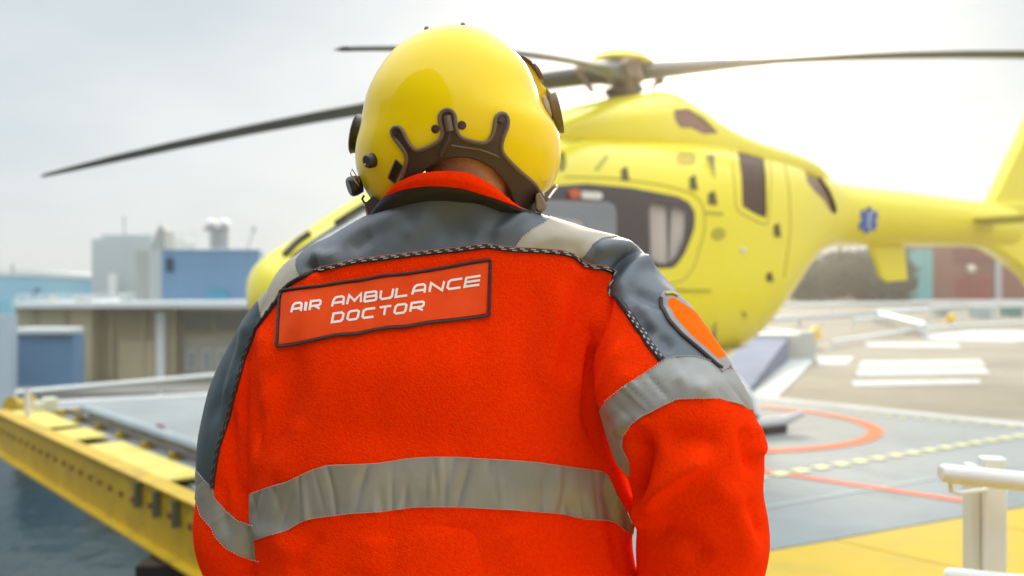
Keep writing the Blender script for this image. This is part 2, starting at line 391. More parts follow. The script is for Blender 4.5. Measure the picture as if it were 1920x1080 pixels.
slab('quay', [(-380, 37.5), (2, 37.5), (2, 300), (-380, 300)], -6, -3.0, M_QUAY, kind='structure', label='concrete quay across the water at the left')
slab('apron', [Fc, Rr, (9, 8.6), (60, 20), (390, 60), (390, 300), (2.0, 300), (2.0, 37)], -6, -.012, M_APRON, kind='structure', label='beige paved apron beyond the grey landing deck')
# grey landing deck
slab('landing_deck', [Nn_, Rr, Fc, Lf], -.14, 0, M_DECK, kind='structure', label='grey coated landing deck under the helicopter')
# yellow walkway made of planks running away from the viewer
def clip(poly, p, n):
    out = []
    for i in range(len(poly)):
        a, b_ = poly[i], poly[(i + 1) % len(poly)]; da = (a[0] - p[0]) * n[0] + (a[1] - p[1]) * n[1]; db = (b_[0] - p[0]) * n[0] + (b_[1] - p[1]) * n[1]
        if da >= 0: out.append(a)
        if (da >= 0) != (db >= 0):
            t_ = da / (da - db); out.append((a[0] + (b_[0] - a[0]) * t_, a[1] + (b_[1] - a[1]) * t_))
    return out
ey = Vector((.87, .49)).normalized(); en = Vector((-ey.y, ey.x))
walk = [(Nn_[0] - .01, Nn_[1] - .02), (-.95, 2.4), (-.95, -5), (11, -5), (11, 8.6), (9, 8.5), (Rr[0], Rr[1] - .03)]
yd = tag(slab('walkway_base', walk, -.2, -.03, M_STEEL), 'steel base under the yellow walkway planks', kind='structure')
ang = Vector((.65, -.755)).normalized(); pn = Vector((-ang.y, ang.x)); pn = -pn if pn.x < 0 else pn
k0 = -8
for i in range(k0, 16):
    p0 = Vector(Nn_) + pn * (i * .93 + .35)
    q = clip(clip(walk, p0 + pn * .006, pn), p0 + pn * (.93 - .006), -pn)
    if len(q) >= 3:
        slab('walkway_plank', q, -.029, 0, M_YDECK, yd)
# painted markings
def paint(name, poly, m, z=.004, label=None, parent=None, px=True):
    pts = [G(*p) for p in poly] if px else [Vector((*p, 0)) for p in poly]
    b = MB(); n = len(pts); b.add([(p.x, p.y, z) for p in pts], [tuple(range(n))]); o = b.build(name, m, parent)
    if o.data.polygons and o.data.polygons[0].normal.z < 0: o.data.flip_normals()
    if parent is None: tag(o, label, kind='structure')
    return o
def band_line(name, path, w, m, z=.004, label=None, closed=False):
    P_ = [Vector((p[0], p[1])) for p in path]; n = len(P_); vs = []
    ww = w if isinstance(w, (list, tuple)) else [w] * n
    for i, p in enumerate(P_):
        d = (P_[(i + 1) % n] - P_[i - 1]) if closed else (P_[min(i + 1, n - 1)] - P_[max(i - 1, 0)]); d.normalize(); s_ = Vector((-d.y, d.x)) * ww[i] / 2
        vs += [(p.x + s_.x, p.y + s_.y, z), (p.x - s_.x, p.y - s_.y, z)]
    k = n if closed else n - 1
    fs = [(2 * i, 2 * i + 1, (2 * i + 3) % (2 * n), (2 * i + 2) % (2 * n)) for i in range(k)]
    b = MB(); b.add(vs, fs); o = b.build(name, m)
    if o.data.polygons[0].normal.z < 0: o.data.flip_normals()
    return tag(o, label, kind='structure')
lineA = [Vector(Fc).lerp(Vector(Rr), t_) for t_ in (0, .35, .7, 1)]
band_line('white_edge_line', [p + Vector((-.06, -.06)) for p in lineA], [.34, .32, .26, .24], M_LINE, label='broad white line between grey deck and beige apron')
band_line('far_edge_line', [Vector(Lf) + Vector((.05, -.08)), Vector(Fc) + Vector((-.1, -.1))], .16, M_LINE, label='white line along the far left edge of the grey deck')
# orange circle under the helicopter
cc = G(1395, 808); CR = None
p_r = G(1636, 798); cc = Vector((p_r.x - 1.75, p_r.y + .1)); rx_ = 1.72
circ = []
for i in range(96):
    a = 2 * math.pi * i / 96; circ.append(Vector((cc.x + 1.72 * math.cos(a), cc.y + 1.5 * math.sin(a))))
band_line('orange_circle', circ, .13, M_ORLINE, z=.006, label='orange circle painted round the landing spot', closed=True)
a_, b_ = G(1180, 846), G(1812, 941)
band_line('coral_line', [a_.xy, b_.xy], .085, M_RDLINE, z=.005, label='thin coral line crossing the grey deck towards the railing')
a_, b_ = G(1300, 975), G(1900, 872)
band_line('faint_seam_line', [a_.xy, b_.xy], .03, mat('faint_line', (.36, .41, .42), .7), z=.004, label='faint pale line along the grey deck')
a_, b_ = G(1400, 900).xy, G(2020, 801).xy; n_ = 20; dd = (b_ - a_)
for i in range(n_):
    p = a_ + dd * ((i + .5) / n_)
    p = a_.lerp(b_, (i + .5) / n_); h_ = dd.normalized() * (dd.length / n_ * .3)
    band_line('yellow_dash', [p - h_, p + h_], .105, M_YLDASH, z=.008, label='pale yellow dash in the dashed line across the grey deck')['group'] = 'yellow dashes on deck'
a_, b_ = G(1600, 775).xy, G(2080, 818).xy; dd = b_ - a_
for i in range(16):
    p = a_.lerp(b_, (i + .5) / 16); h_ = dd.normalized() * (dd.length / 16 * .28)
    band_line('yellow_dash', [p - h_, p + h_], .07, M_YLDASH, z=.008, label='pale yellow dash beside the broad white edge line')['group'] = 'yellow dashes beside white line'
def gp(name, pts, label, m=M_LINE, z=.0):
    b = MB(); P_ = [G(x, y) for x, y in pts]; b.add([(p.x, p.y, z) for p in P_], [tuple(range(len(P_)))]); o = b.build(name, m)
    if o.data.polygons[0].normal.z < 0: o.data.flip_normals()
    return tag(o, label, kind='structure')
gp('white_bar_marking', [(1607, 693), (1606, 704), (1856, 700), (1846, 688)], 'near half of the broad white bar painted on the beige apron', z=-.004)
gp('white_bar_marking', [(1615, 676), (1609, 690), (1848, 685), (1838, 673)], 'far half of the broad white bar painted on the beige apron', mat('worn_white', (.46, .44, .40), .9, col2=(.6, .58, .54), nscale=3), z=-.004)
gp('white_bar_marking', [(1597, 713), (1600, 724), (1840, 719), (1836, 710)], 'thin white bar painted nearest on the beige apron', z=-.004)
gp('white_bar_marking', [(1622, 640), (1626, 650), (1802, 652), (1795, 643)], 'thin worn white bar farther off on the apron', MATS['worn_white'], z=-.004)
gp('white_bar_marking', [(1735, 627), (1740, 637), (1895, 641), (1990, 632), (1930, 620), (1820, 619)], 'wide white bar farthest off on the apron', z=-.004)
gp('white_bar_marking', [(1528, 668), (1535, 684), (1588, 683), (1602, 668)], 'short white bar beside the slanting white strip', MATS['worn_white'], z=-.004)
gp('slanting_white_strip', [(1396, 748), (1458, 746), (1530, 672), (1480, 673)], 'bold slanting white strip from the deck edge to the white post', z=.002)

# slate ramp by the helicopter's tail, with white rail frame behind
rp = empty('slate_ramp', G(1400, 740), 'slate blue sloping ramp panel with pale top behind the helicopter skid', 'ramp')
b = MB(); A1, A2, A3, A4 = G(1330, 745), G(1396, 747), G(1478, 676), G(1395, 676)
b.add([A1 + Vector((0, 0, .03)), A2 + Vector((0, 0, .03)), A3 + Vector((0, 0, .42)), A4 + Vector((0, 0, .42)), A1 + Vector((0, 0, .005)), A2 + Vector((0, 0, .005)), A3, A4],
      [(0, 1, 2, 3), (4, 7, 6, 5), (0, 4, 5, 1), (1, 5, 6, 2), (2, 6, 7, 3), (3, 7, 4, 0)]); b.build('ramp_panel', M_SLATE, rp)
b = MB(); b.beam(A4 + Vector((-.3, .06, .46)), A3 + Vector((.2, .06, .46)), .3, .05); b.build('ramp_lip', M_WHITE, rp)
b = MB(); b.box(G(1500, 672) + Vector((0, 0, .25)), (.5, .3, .5)); b.build('ramp_box', mat('pale_grey_box', (.5, .5, .47), .6), rp, bevel=.01)
# low white barrier frames round the apron's far side
def barrier(pts, zt, label, r=.06, posts=True):
    g = empty('low_barrier', pts[0], label, 'barrier', 'low white barriers beyond the deck')
    b = MB(); b.tube([p + Vector((0, 0, zt)) for p in pts], r, 8); b.build('top_rail', M_WHITE, g, True)
    if len(pts):
        for p in pts:
            b = MB(); b.cyl(p, p + Vector((0, 0, zt)), r * .7, n=8); b.build('post', M_WHITE, g, True)
barrier([G(1330, 640), G(1430, 640), G(1515, 652), G(1525, 655)], .28, 'short white barrier rail ending at the near yellow marker lamp')
barrier([G(1380, 622), G(1500, 612), G(1650, 604), G(1735, 632)], .3, 'long white barrier rail bending toward the far yellow marker lamp', .09)
barrier([G(1640, 604), G(1780, 592), G(1920, 588), G(2050, 590)], .35, 'white barrier rail running off behind the far yellow marker lamp', .12)
barrier([G(1560, 652), G(1700, 628), G(1800, 618), G(1990, 608)], .12, 'low white kerb rail along the far side of the beige apron', .05)
for k_, (px, py, lb) in enumerate([(1527, 650, 'small yellow marker lamp on a white post left of the apron bars'), (1782, 613, 'small yellow marker lamp farther off behind the apron bars')]):
    p = G(px, py); g = empty('marker_lamp', p, lb, 'lamp', 'yellow marker lamps')
    b = MB(); b.cyl(p, p + Vector((0, 0, .2)), .05, n=12); b.build('lamp_base', M_WHITE, g, True)
    b = MB(); b.cyl(p + Vector((0, 0, .17)), p + Vector((0, 0, .33)), .15, .13, n=14); b.sphere(p + Vector((0, 0, .33)), .12, 12); b.build('lamp_lens', mat('amber_lens', (.85, .55, .02), .3), g, True)

# ---- white railing at right
rl = empty('railing', at(1845, 1080, 2.4), 'white tubular railing with a square post at the lower right corner', 'railing')
b = MB(); b.tube([at(1763, 887, 2.35), at(1768, 887, 2.35), at(1786, 889, 2.34), at(2250, 938, 2.12)], [.018, .023, .0245, .0245], 24); b.build('handrail', M_WHITE, rl, True)
b = MB(); b.tube([at(1774, 1080, 2.36), at(1780, 1080, 2.355), at(1796, 1082, 2.35), at(2250, 1128, 2.13)], [.016, .021, .0225, .0225], 24); b.build('lower_rail', M_WHITE, rl, True)
pt = at(1858, 857, 2.42); pb = Vector((pt.x, pt.y, 0))
b = MB(); b.box((pt.x + .004, pt.y, pt.z / 2), (.060, .045, pt.z), Matrix.Rotation(R(-8), 3, 'Z')); b.build('post', M_WHITE, rl, bevel=.006)
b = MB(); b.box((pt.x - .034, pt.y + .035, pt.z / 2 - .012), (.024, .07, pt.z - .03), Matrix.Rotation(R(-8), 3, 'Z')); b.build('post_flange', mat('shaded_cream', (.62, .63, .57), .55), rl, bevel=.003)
b = MB(); b.box((pt.x, pt.y, .006), (.18, .16, .012)); b.build('base_plate', M_WHITE, rl, bevel=.003)
p1 = at(1808, 918, 2.36)
b = MB(); b.tube([at(1782, 900, 2.35), at(1783, 921, 2.36), at(1800, 925, 2.37), at(1850, 917, 2.40)], .006, 8); b.build('rail_bracket', M_WHITE, rl, True)
b = MB(); b.tube([at(2230, 936, 2.13), at(2231, 1500, 2.13)], .025, 12); b.build('post', M_WHITE, rl, True)

# ---- yellow edge girder at left
gd = Vector((-.653, .757, 0)); gs = Vector((-.757, -.653, 0))      # along, outward
g0 = Vector((-1.80, 5.20, 0)) - gd * 2.45; gl = 7.65
gr = empty('edge_girder', g0, 'long yellow steel edge girder with round holes over the water', 'girder')
def gpt(a, o_, z): return g0 + gd * a + gs * o_ + Vector((0, 0, z))
b = MB(); b.beam(gpt(0, .0, -.13), gpt(gl, .0, -.13), .02, .36); b.build('web', M_GIRD, gr)
b = MB(); b.beam(gpt(0, -.03, .058), gpt(gl, -.03, .058), .13, .016); b.build('top_flange', M_GIRD, gr)
b = MB(); b.beam(gpt(0, 0.02, -.318), gpt(gl, 0.02, -.318), .12, .016); b.build('bottom_flange', M_GIRD, gr)
for a0, a1 in ((.1, 1.05), (1.2, 2.1), (3.25, 5.0), (5.35, 5.95), (6.2, 7.6)):
    b = MB(); b.beam(gpt(a0, -.24, .045), gpt(a1, -.24, .045), .29, .02); b.build('top_plate', M_GIRDTOP, gr, bevel=.004)
bh = None; a = 2.2; i = 0; spc = .19
while a < gl - .1:
    stiff = a < 3.4
    if bh is None:
        b = MB(); b.cyl(Vector((0, 0, 0)), gs * .014, .020, n=12); bh = b.build('bolt', M_RUST, gr, world=False) if False else None
        me = bpy.data.meshes.new('bolt'); me.from_pydata(b.v, [], b.f); me.update(); me.materials.append(M_RUST); bh = me
    o = bpy.data.objects.new('bolt', bh); COL.objects.link(o); o.parent = gr; o.location = gpt(a, .011, -.10 if not stiff else -.08) - g0
    a += .33 if stiff else .235
for a in (2.35, 2.7, 3.02, 3.36):
    b = MB(); b.beam(gpt(a, .035, .045), gpt(a, .035, -.12), .012, .05, up=gs); b.build('stiffener', mat('stiffener_dark', (.12, .13, .08), .6), gr)
b = MB(); b.beam(gpt(.1, -.42, -.03), gpt(7.6, -.42, -.03), .72, .05); b.build('base_tray', mat('tray_dark', (.10, .085, .06), .8, col2=(.2, .17, .09), nscale=6), gr)
b = MB()
for a in np.arange(.5, 7.6, .62): b.beam(gpt(a, -.48, .03), gpt(a, -.74, .03), .035, .06)
o = b.build('tray_rib', M_GIRD, gr); o['kind'] = 'stuff'
b = MB(); b.tube([gpt(.2, -.54, .06), gpt(7.2, -.54, .06)], .022, 8); b.build('service_pipe', M_DARK, gr, True)
b = MB(); b.tube([gpt(.2, -.62, .11), gpt(6.9, -.62, .11)], .045, 12); b.build('service_pipe', M_STEEL, gr, True)
b = MB(); b.beam(gpt(.2, -.76, .03), gpt(2.3, -.76, .03), .06, .05); b.build('cable_tray', M_GIRDTOP, gr)
b = MB(); b.beam(gpt(3.0, -.76, .03), gpt(6.8, -.76, .03), .06, .05); b.build('cable_tray', M_GIRDTOP, gr)
for a in (1.1, 3.1):
    b = MB(); b.box(gpt(a, -.40, .11), (.16, .12, .12), Matrix.Rotation(R(41), 3, 'Z')); b.build('clamp_block', M_GIRD, gr, bevel=.01)
for a in (2.6, 5.1): 
    b = MB(); b.sphere(gpt(a, -.72, .10), .05, 10); b.build('valve', M_RUST, gr, True)
b = MB(); b.beam(gpt(2.85, 0, -.34), gpt(2.85, -.0, -5.4), .32, .32, up=(0, 1, 0)); b.build('support_pile', M_DARK, gr)
# white winch box and post at the far corner
wb = empty('corner_winch', gpt(7.45, -.5, 0), 'yellow and white winch unit at the far corner of the girder', 'winch')
b = MB(); b.cyl(at(20, 768, 9.5), at(56, 766, 9.7), .11, n=20); b.cyl(at(18, 768, 9.48), at(22, 768, 9.5), .14, n=20); b.cyl(at(54, 766, 9.68), at(58, 766, 9.7), .14, n=20); b.build('drum', M_GIRD, wb, True)
b = MB(); b.box(at(93, 760, 9.3), (.14, .14, .16), Matrix.Rotation(R(41), 3, 'Z')); b.box(at(72, 766, 9.2), (.10, .12, .15), Matrix.Rotation(R(41), 3, 'Z')); b.build('motor_box', mat('cream_box', (.66, .65, .52), .5), wb, bevel=.02)
b = MB(); b.cyl(gpt(7.05, -.15, .06), gpt(7.05, -.15, .32), .03, n=12); b.build('stanchion', M_WHITE, wb, True)
# white handrail beyond the deck
hr = empty('deck_handrail', G(60, 760), 'long white handrail behind the far left deck edge', 'railing')
e1 = Vector((Lf[0] - .3, Lf[1] + .15, 0)); e2 = Vector((Fc[0], Fc[1] + .3, 0)); ed = (e2 - e1)
b = MB(); b.tube([at(28, 737, 10.6), at(200, 722, 11.2), at(405, 704, 12.0), at(900, 680, 14)], .035, 10); b.build('handrail', M_WHITE, hr, True)
for px, d in ((30, 10.6), (300, 11.6), (640, 13.0), (900, 14)):
    yy = np.interp(px, [28, 200, 405, 900], [737, 722, 704, 680])
    b = MB(); p = at(px, float(yy), d); b.cyl(p, (p.x, p.y, -.3), .03, n=8); b.build('post', M_WHITE, hr, True)
b = MB(); b.beam(Vector((*Lf, -.06)) + Vector((-.1, .06, 0)), Vector((*Fc, -.06)) + Vector((0, .06, 0)), .06, .12); b.build('kerb_plate', M_WHITE, hr)

# ================================================================== LEFT BACKGROUND
M_OCHRE = mat('ochre_render', (.50, .42, .27), .85, col2=(.44, .37, .24), nscale=.5, detail=6)
M_OCHRE2 = mat('dark_ochre_render', (.42, .35, .22), .85, col2=(.36, .30, .19), nscale=.5, detail=6)
M_CREAM = mat('cream_render', (.44, .42, .35), .85, col2=(.39, .37, .30), nscale=.5)
M_CBLUE = mat('container_blue', (.15, .27, .42), .5, col2=(.165, .29, .44), nscale=.8)
M_TANK = mat('tank_green_grey', (.40, .46, .46), .6, col2=(.45, .51, .51), nscale=.3)
M_ROOFW = mat('pale_roof_edge', (.66, .68, .66), .6)
def bx(px0, px1, py0, py1, d, dep): # box whose front shows at those pixels of the reference view at distance d
    a = at(px0, py0, d); c = at(px1, py1, d); return Vector(((a.x + c.x) / 2, d + dep / 2, (a.z + c.z) / 2)), (abs(c.x - a.x), dep, abs(a.z - c.z))
def bld(name, rect, d, dep, m, parent=None, bevel=0, zb=None):
    c, s_ = bx(*rect, d, dep)
    if zb is not None: top = c.z + s_[2] / 2; c.z = (top + zb) / 2; s_ = (s_[0], s_[1], top - zb)
    b = MB(); b.box(c, s_); return b.build(name, m, parent, bevel=bevel)
hb = empty('harbour_building', at(200, 720, 42), 'long ochre flat roofed harbour building across the water with a white roof edge', 'building')
bld('wall', (60, 330, 578, 700), 42, 9, M_OCHRE2, hb, zb=-3)
bld('wall', (25, 172, 578, 700), 41.2, .78, M_OCHRE, hb, zb=-3)
bld('wall', (330, 640, 578, 700), 42.6, 9, M_CREAM, hb, zb=-3)
bld('roof', (15, 650, 566, 578), 40.6, 12, M_ROOFW, hb, bevel=.04)
bld('drainpipe', (292, 308, 585, 700), 41.7, .25, M_WHITE, hb, zb=-3)
bld('garage_door', (222, 290, 640, 722), 41.9, .08, M_OCHRE, hb)
for i in range(5):
    w = bld('window', (350 + i * 29, 366 + i * 29, 655, 695), 42.5, .08, M_WHITE, hb)
    bld('pane', (352.5 + i * 29, 363.5 + i * 29, 658, 692), 42.45, .04, mat('window_glass', (.28, .31, .3), .1), w)
for i in range(3):
    w = bld('window', (345 + i * 55, 395 + i * 55, 590, 630), 42.5, .08, M_OCHRE2, hb)
    bld('pane', (348 + i * 55, 392 + i * 55, 593, 622), 42.45, .04, mat('dim_glass', (.17, .16, .12), .2), w)
rv = empty('roof_rail', at(120, 566, 41), 'thin white guard rail on the flat roof edge of the ochre building', 'railing')
b = MB(); b.tube([at(30, 553, 41), at(250, 553, 41)], .03, 6); b.tube([at(30, 559, 41), at(250, 559, 41)], .025, 6)
for px in range(30, 251, 22): b.tube([at(px, 553, 41), at(px, 567, 41)], .025, 6)
o_ = b.build('rail', M_WHITE, rv); o_['kind'] = 'stuff'
for px, w_, h_, lb in ((232, 16, 14, 'small grey vent box on the flat roof below the silo'), (150, 24, 9, 'low pale roof unit on the ochre building'), (92, 12, 12, 'small square roof vent near the left end of the ochre building')):
    g_ = empty('roof_vent', at(px, 566, 43), lb, 'vent'); bld('housing', (px - w_ / 2, px + w_ / 2, 566 - h_, 567), 43, .6, mat('vent_pale', (.5, .5, .47), .6), g_, bevel=.03); bld('cap', (px - w_ / 2 - 2, px + w_ / 2 + 2, 564 - h_, 566 - h_), 42.9, .8, M_ROOFW, g_)
for px in (60, 118, 205, 265): bld('pilaster', (px, px + 5, 582, 700), 41.0 if px < 172 else 41.8, .15, M_OCHRE2 if px < 172 else M_OCHRE, hb, zb=-3)
def container(rect, d, dep, label, open_roof=False):
    c, s_ = bx(*rect, d, dep); g = empty('shipping_container', (c.x, c.y, c.z - s_[2] / 2), label, 'container')
    b = MB(); b.box(c, (s_[0] - .1, s_[1] - .1, s_[2] - .1)); b.build('wall', M_CBLUE, g)
    b = MB(); n = int(s_[0] / .28)
    for i in range(n):
        x = c.x - s_[0] / 2 + (i + .5) * s_[0] / n; b.box((x, c.y - s_[1] / 2 + .03, c.z), (.13, .05, s_[2] - .2))
    o = b.build('corrugation', M_CBLUE, g); o['kind'] = 'stuff'
    b = MB()
    for sx in (-1, 1): b.box((c.x + sx * (s_[0] / 2 - .05), c.y - s_[1] / 2 + .05, c.z), (.12, .12, s_[2]))
    for sz in (-1, 1): b.box((c.x, c.y - s_[1] / 2 + .05, c.z + sz * (s_[2] / 2 - .05)), (s_[0] - .25, .12, .12))
    b.build('frame', M_CBLUE, g)
    return g, c, s_
g, c, s_ = container((303, 487, 468, 562), 43.5, 1.0, 'blue container standing on the flat roof with a small dark window')
bld('window', (311, 324, 484, 509), 43.42, .1, mat('navy_window', (.01, .03, .07), .2), g); bld('notice_panel', (388, 428, 545, 560), 43.42, .06, mat('teal_panel', (.05, .28, .42), .5), g)
g, c, s_ = container((27, 143, 626, 725), 37.9, .9, 'blue container on the quay with a white awning roof'); 
b = MB(); b.box((c.x, c.y - .1, c.z + s_[2] / 2 + .12), (s_[0] - .2, s_[1] + .3, .28)); b.build('roof', M_ROOFW, g, bevel=.08)
tk = empty('storage_silo', at(230, 565, 60), 'pale green grey silo block behind the flat roof', 'building'); bld('wall', (172, 285, 448, 575), 60, 8, M_TANK, tk, zb=-3); bld('parapet', (190, 285, 440, 449), 60.5, 6, M_TANK, tk)
st = empty('stair_tower', at(280, 565, 45), 'narrow grey stair tower beside the rooftop container', 'tower'); bld('wall', (253, 280, 470, 566), 45, 3, mat('stair_grey', (.36, .37, .34), .7), st); bld('shaft', (279, 304, 468, 566), 44.6, 3, mat('stair_pale', (.46, .47, .44), .7), st)
b = MB(); q = [at(281, 468, 44.6), at(309, 468, 44.6), at(309, 432, 44.6), at(301, 421, 44.6), at(294, 432, 44.6)]; b.prism(q, (0, 1.2, 0)); b.build('roof', MATS['stair_grey'], st)
ch = empty('twin_flue', at(410, 466, 44.6), 'grey twin flue pipe with two white cowls on the container roof', 'flue')
b = MB(); p = at(402, 466, 44.6); b.cyl(p, at(402, 430, 44.6), .22, n=14); b.cyl(at(420, 466, 44.6), at(420, 430, 44.6), .22, n=14); b.build('pipe', mat('flue_grey', (.42, .42, .4), .4), ch, True)
b = MB(); b.beam(at(383, 430, 44.6), at(428, 430, 44.6), .3, .12); b.build('crossbar', mat('flue_rust', (.3, .2, .14), .6), ch)
for px in (396, 420):
    b = MB(); b.sphere(at(px, 419, 44.6), .3, 14, (1, 1, .8)); b.build('cowl', mat('white_cowl', (.85, .84, .82), .3), ch, True)
for px, py0, py1, lean, lb in ((233, 410, 442, 0, 'thin antenna mast above the pale green silo'), (462, 466, 430, 14, 'thin leaning antenna with a square head right of the twin flue'), (24, 500, 512, 0, 'thin mast above the light blue hull at the left edge')):
    g = empty('antenna', at(px, max(py0, py1), 50), lb, 'antenna'); b = MB(); lo, hi = max(py0, py1) + 8, min(py0, py1); b.cyl(at(px, lo, 50), at(px + lean, hi, 50), .05, n=6); b.build('mast', mat('mast_grey', (.4, .42, .42), .6), g)
    b = MB(); b.box(at(px + lean, hi, 50), (.22 if lean else .08, .2, .25)); b.build('head', MATS['mast_grey'], g)
rr = empty('roof_railing', at(400, 466, 45), 'thin white railing on top of the rooftop container', 'railing')
b = MB(); b.tube([at(306, 437, 46), at(395, 437, 46)], .03, 6)
for px in (318, 340, 365): b.tube([at(px, 437, 46), at(px, 467, 46)], .025, 6)
b.build('rail', M_WHITE, rr)
hu = empty('ship_hull', at(100, 560, 70), 'light blue ship hull with a white top edge at the left edge', 'ship')
b = MB(); b.prism([at(-300, 512, 70), at(60, 515, 70), at(218, 524, 70), at(205, 575, 70), at(-300, 585, 70)], (0, 14, 0)); b.build('hull', mat('hull_blue', (.22, .45, .58), .5, col2=(.30, .54, .66), nscale=.15), hu)
b = MB(); b.prism([at(-300, 505, 69.9), at(60, 508, 69.9), at(222, 519, 69.9), at(222, 527, 69.9), at(60, 518, 69.9), at(-300, 516, 69.9)], (0, 14, 0)); b.build('rail_edge', M_ROOFW, hu)
b = MB(); b.prism([at(56, 552, 69.8), at(72, 537, 69.8), at(70, 553, 69.8)], (0, .1, 0)); b.build('mark', mat('hull_mark', (.06, .2, .3), .5), hu)
bld('rail_stanchion', (203, 216, 513, 566), 59, .4, M_WHITE, tk)
tag(bld('pale_tank_wall', (-120, 22, 590, 745), 36, .4, mat('pale_blue_tank', (.52, .60, .65), .4), zb=-5.2), 'pale blue rounded tank wall at the far left edge over the water', 'tank', kind=None)
tl = tag(bld('teal_strip', (-140, 19, 562, 592), 39, .4, mat('aqua', (.24, .5, .6), .5)), 'aqua blue canopy at the far left edge above the pale tank', 'canopy')

# ================================================================== RIGHT BACKGROUND
bk = empty('brick_building', at(1840, 558, 105), 'red brick building with dark red doors at the right horizon', 'building')
M_BRICK = mat('brick_red', (.22, .08, .05), .85, col2=(.26, .10, .065), nscale=.4)
M_DRED = mat('dark_red_panel', (.25, .015, .015), .5)
bld('wall', (1750, 2200, 440, 558), 105, 15, M_BRICK, bk, zb=0)
bld('upper_door', (1788, 1868, 462, 494), 104.9, .2, mat('maroon_panel', (.17, .02, .022), .5), bk)
bld('door', (1793, 1824, 521, 558), 104.9, .2, M_DRED, bk, zb=0); bld('door', (1829, 1858, 521, 558), 104.9, .2, M_DRED, bk, zb=0)
bld('drainpipe', (1867, 1879, 480, 558), 104.7, .3, mat('pipe_grey', (.45, .46, .5), .5), bk, zb=0)
b = MB(); b.sphere(at(1821, 504, 104.6), .5, 12); b.build('lamp', mat('lamp_cream', (.8, .75, .6), .4), bk, True)
tag(bld('teal_shed', (1697, 1749, 467, 562), 100, 8, mat('teal_cladding', (.115, .40, .41), .6, col2=(.14, .45, .46), nscale=1), zb=0), 'teal clad shed standing left of the red brick building', 'shed')
tag(bld('white_hall', (1555, 1690, 459, 520), 170, 20, mat('hall_white', (.7, .72, .72), .6), zb=0), 'white hall seen above the trees under the tail boom', 'building')
# trees: tapered trunk, limbs and leaf clumps
def tree(x, y, h, w, label, seed):
    r = np.random.default_rng(seed); g = empty('leafy_tree', (x, y, 0), label, 'tree', 'trees along the far edge of the apron')
    b = MB(); b.tube([(x, y, 0), (x + .1, y, h * .3), (x, y + .1, h * .55), (x + .1, y, h * .85)], [w * .05, w * .035, w * .025, w * .008], 7)
    for k in range(6):
        a = r.uniform(0, 6.28); z = h * r.uniform(.3, .65); b.tube([(x, y, z), (x + math.cos(a) * w * .3, y + math.sin(a) * w * .3, z + h * .2)], [w * .02, w * .006], 5)
    b.build('trunk', mat('bark', (.09, .07, .05), .9), g)
    n = 3600; cl = r.normal(size=(26, 3)); cl /= np.linalg.norm(cl, axis=1)[:, None]; cl *= r.uniform(.35, .95, (26, 1)); cl = cl * [w * .55, w * .5, h * .48] + [x, y, h * .48]
    k = r.integers(0, 26, n); c = cl[k] + r.normal(size=(n, 3)) * w * .085; s_ = w * .05
    a = r.normal(size=(n, 3)); a /= np.linalg.norm(a, axis=1)[:, None]; bb = np.cross(a, r.normal(size=(n, 3))); bb /= np.linalg.norm(bb, axis=1)[:, None]
    V = np.stack([c - a * s_, c + bb * s_ * .7, c + a * s_, c - bb * s_ * .7], 1).reshape(-1, 3); Fq = np.arange(n * 4).reshape(-1, 4)
    npmesh('crown', V, Fq, mat('foliage', (.055, .068, .04), .8, col2=(.09, .10, .065), nscale=.8), g, False)
tl_ = [('tree just right of the helicopter belly line', 1512), ('tree behind the hanging tail fin', 1628), ('tree between the belly and the hanging tail fin', 1560), ('tree nearest to the teal shed', 1655), ('tree half hidden by the hanging tail fin', 1605), ('tree behind the helicopter belly', 1455)]
for i, (lb, px) in enumerate(tl_):
    d = 92 + 3 * (i % 3); h = 5.4 + .4 * ((i * 7) % 3); tree((px - 960) / F * d, d, h, 5.4, 'grey green ' + lb, 10 + i)
barrier([G(1400, 596), G(1560, 590), G(1700, 584), G(1990, 578)], .5, 'thin grey white guard rail farthest off along the apron edge', .07)
barrier([G(1745, 606), G(1800, 600), G(1860, 600), G(1925, 598)], .55, 'short guard rail frame at the right edge beyond the marker lamps', .06)
barrier([G(1600, 618), G(1660, 612), G(1700, 610)], .3, 'very short white guard rail in front of the bent barrier', .06)
for i_, (px, w_, c_, lb) in enumerate(((1850, 34, (.42, .5, .5), 'grey green equipment box beyond the apron at the right edge'), (1905, 26, (.16, .3, .28), 'dark teal equipment box at the far right beyond the apron'), (1770, 22, (.6, .62, .6), 'pale equipment box beyond the far yellow marker lamp'))):
    p_ = G(px, 596 - i_ * 2); bb_ = MB(); bb_.box(p_ + Vector((0, .4, .26)), (w_ / F * p_.y, .8, .5)); bb_.box(p_ + Vector((0, .4, .54)), (w_ / F * p_.y + .08, .9, .05)); tag(bb_.build('equipment_box', mat('box_paint_%d' % i_, c_, .6), bevel=.02), lb, 'box')
slab('far_kerb', [(14, 62), (90, 62), (90, 64), (14, 64)], -.01, .28, mat('kerb_pale', (.5, .49, .45), .8), kind='structure', label='pale concrete kerb running below the trees')
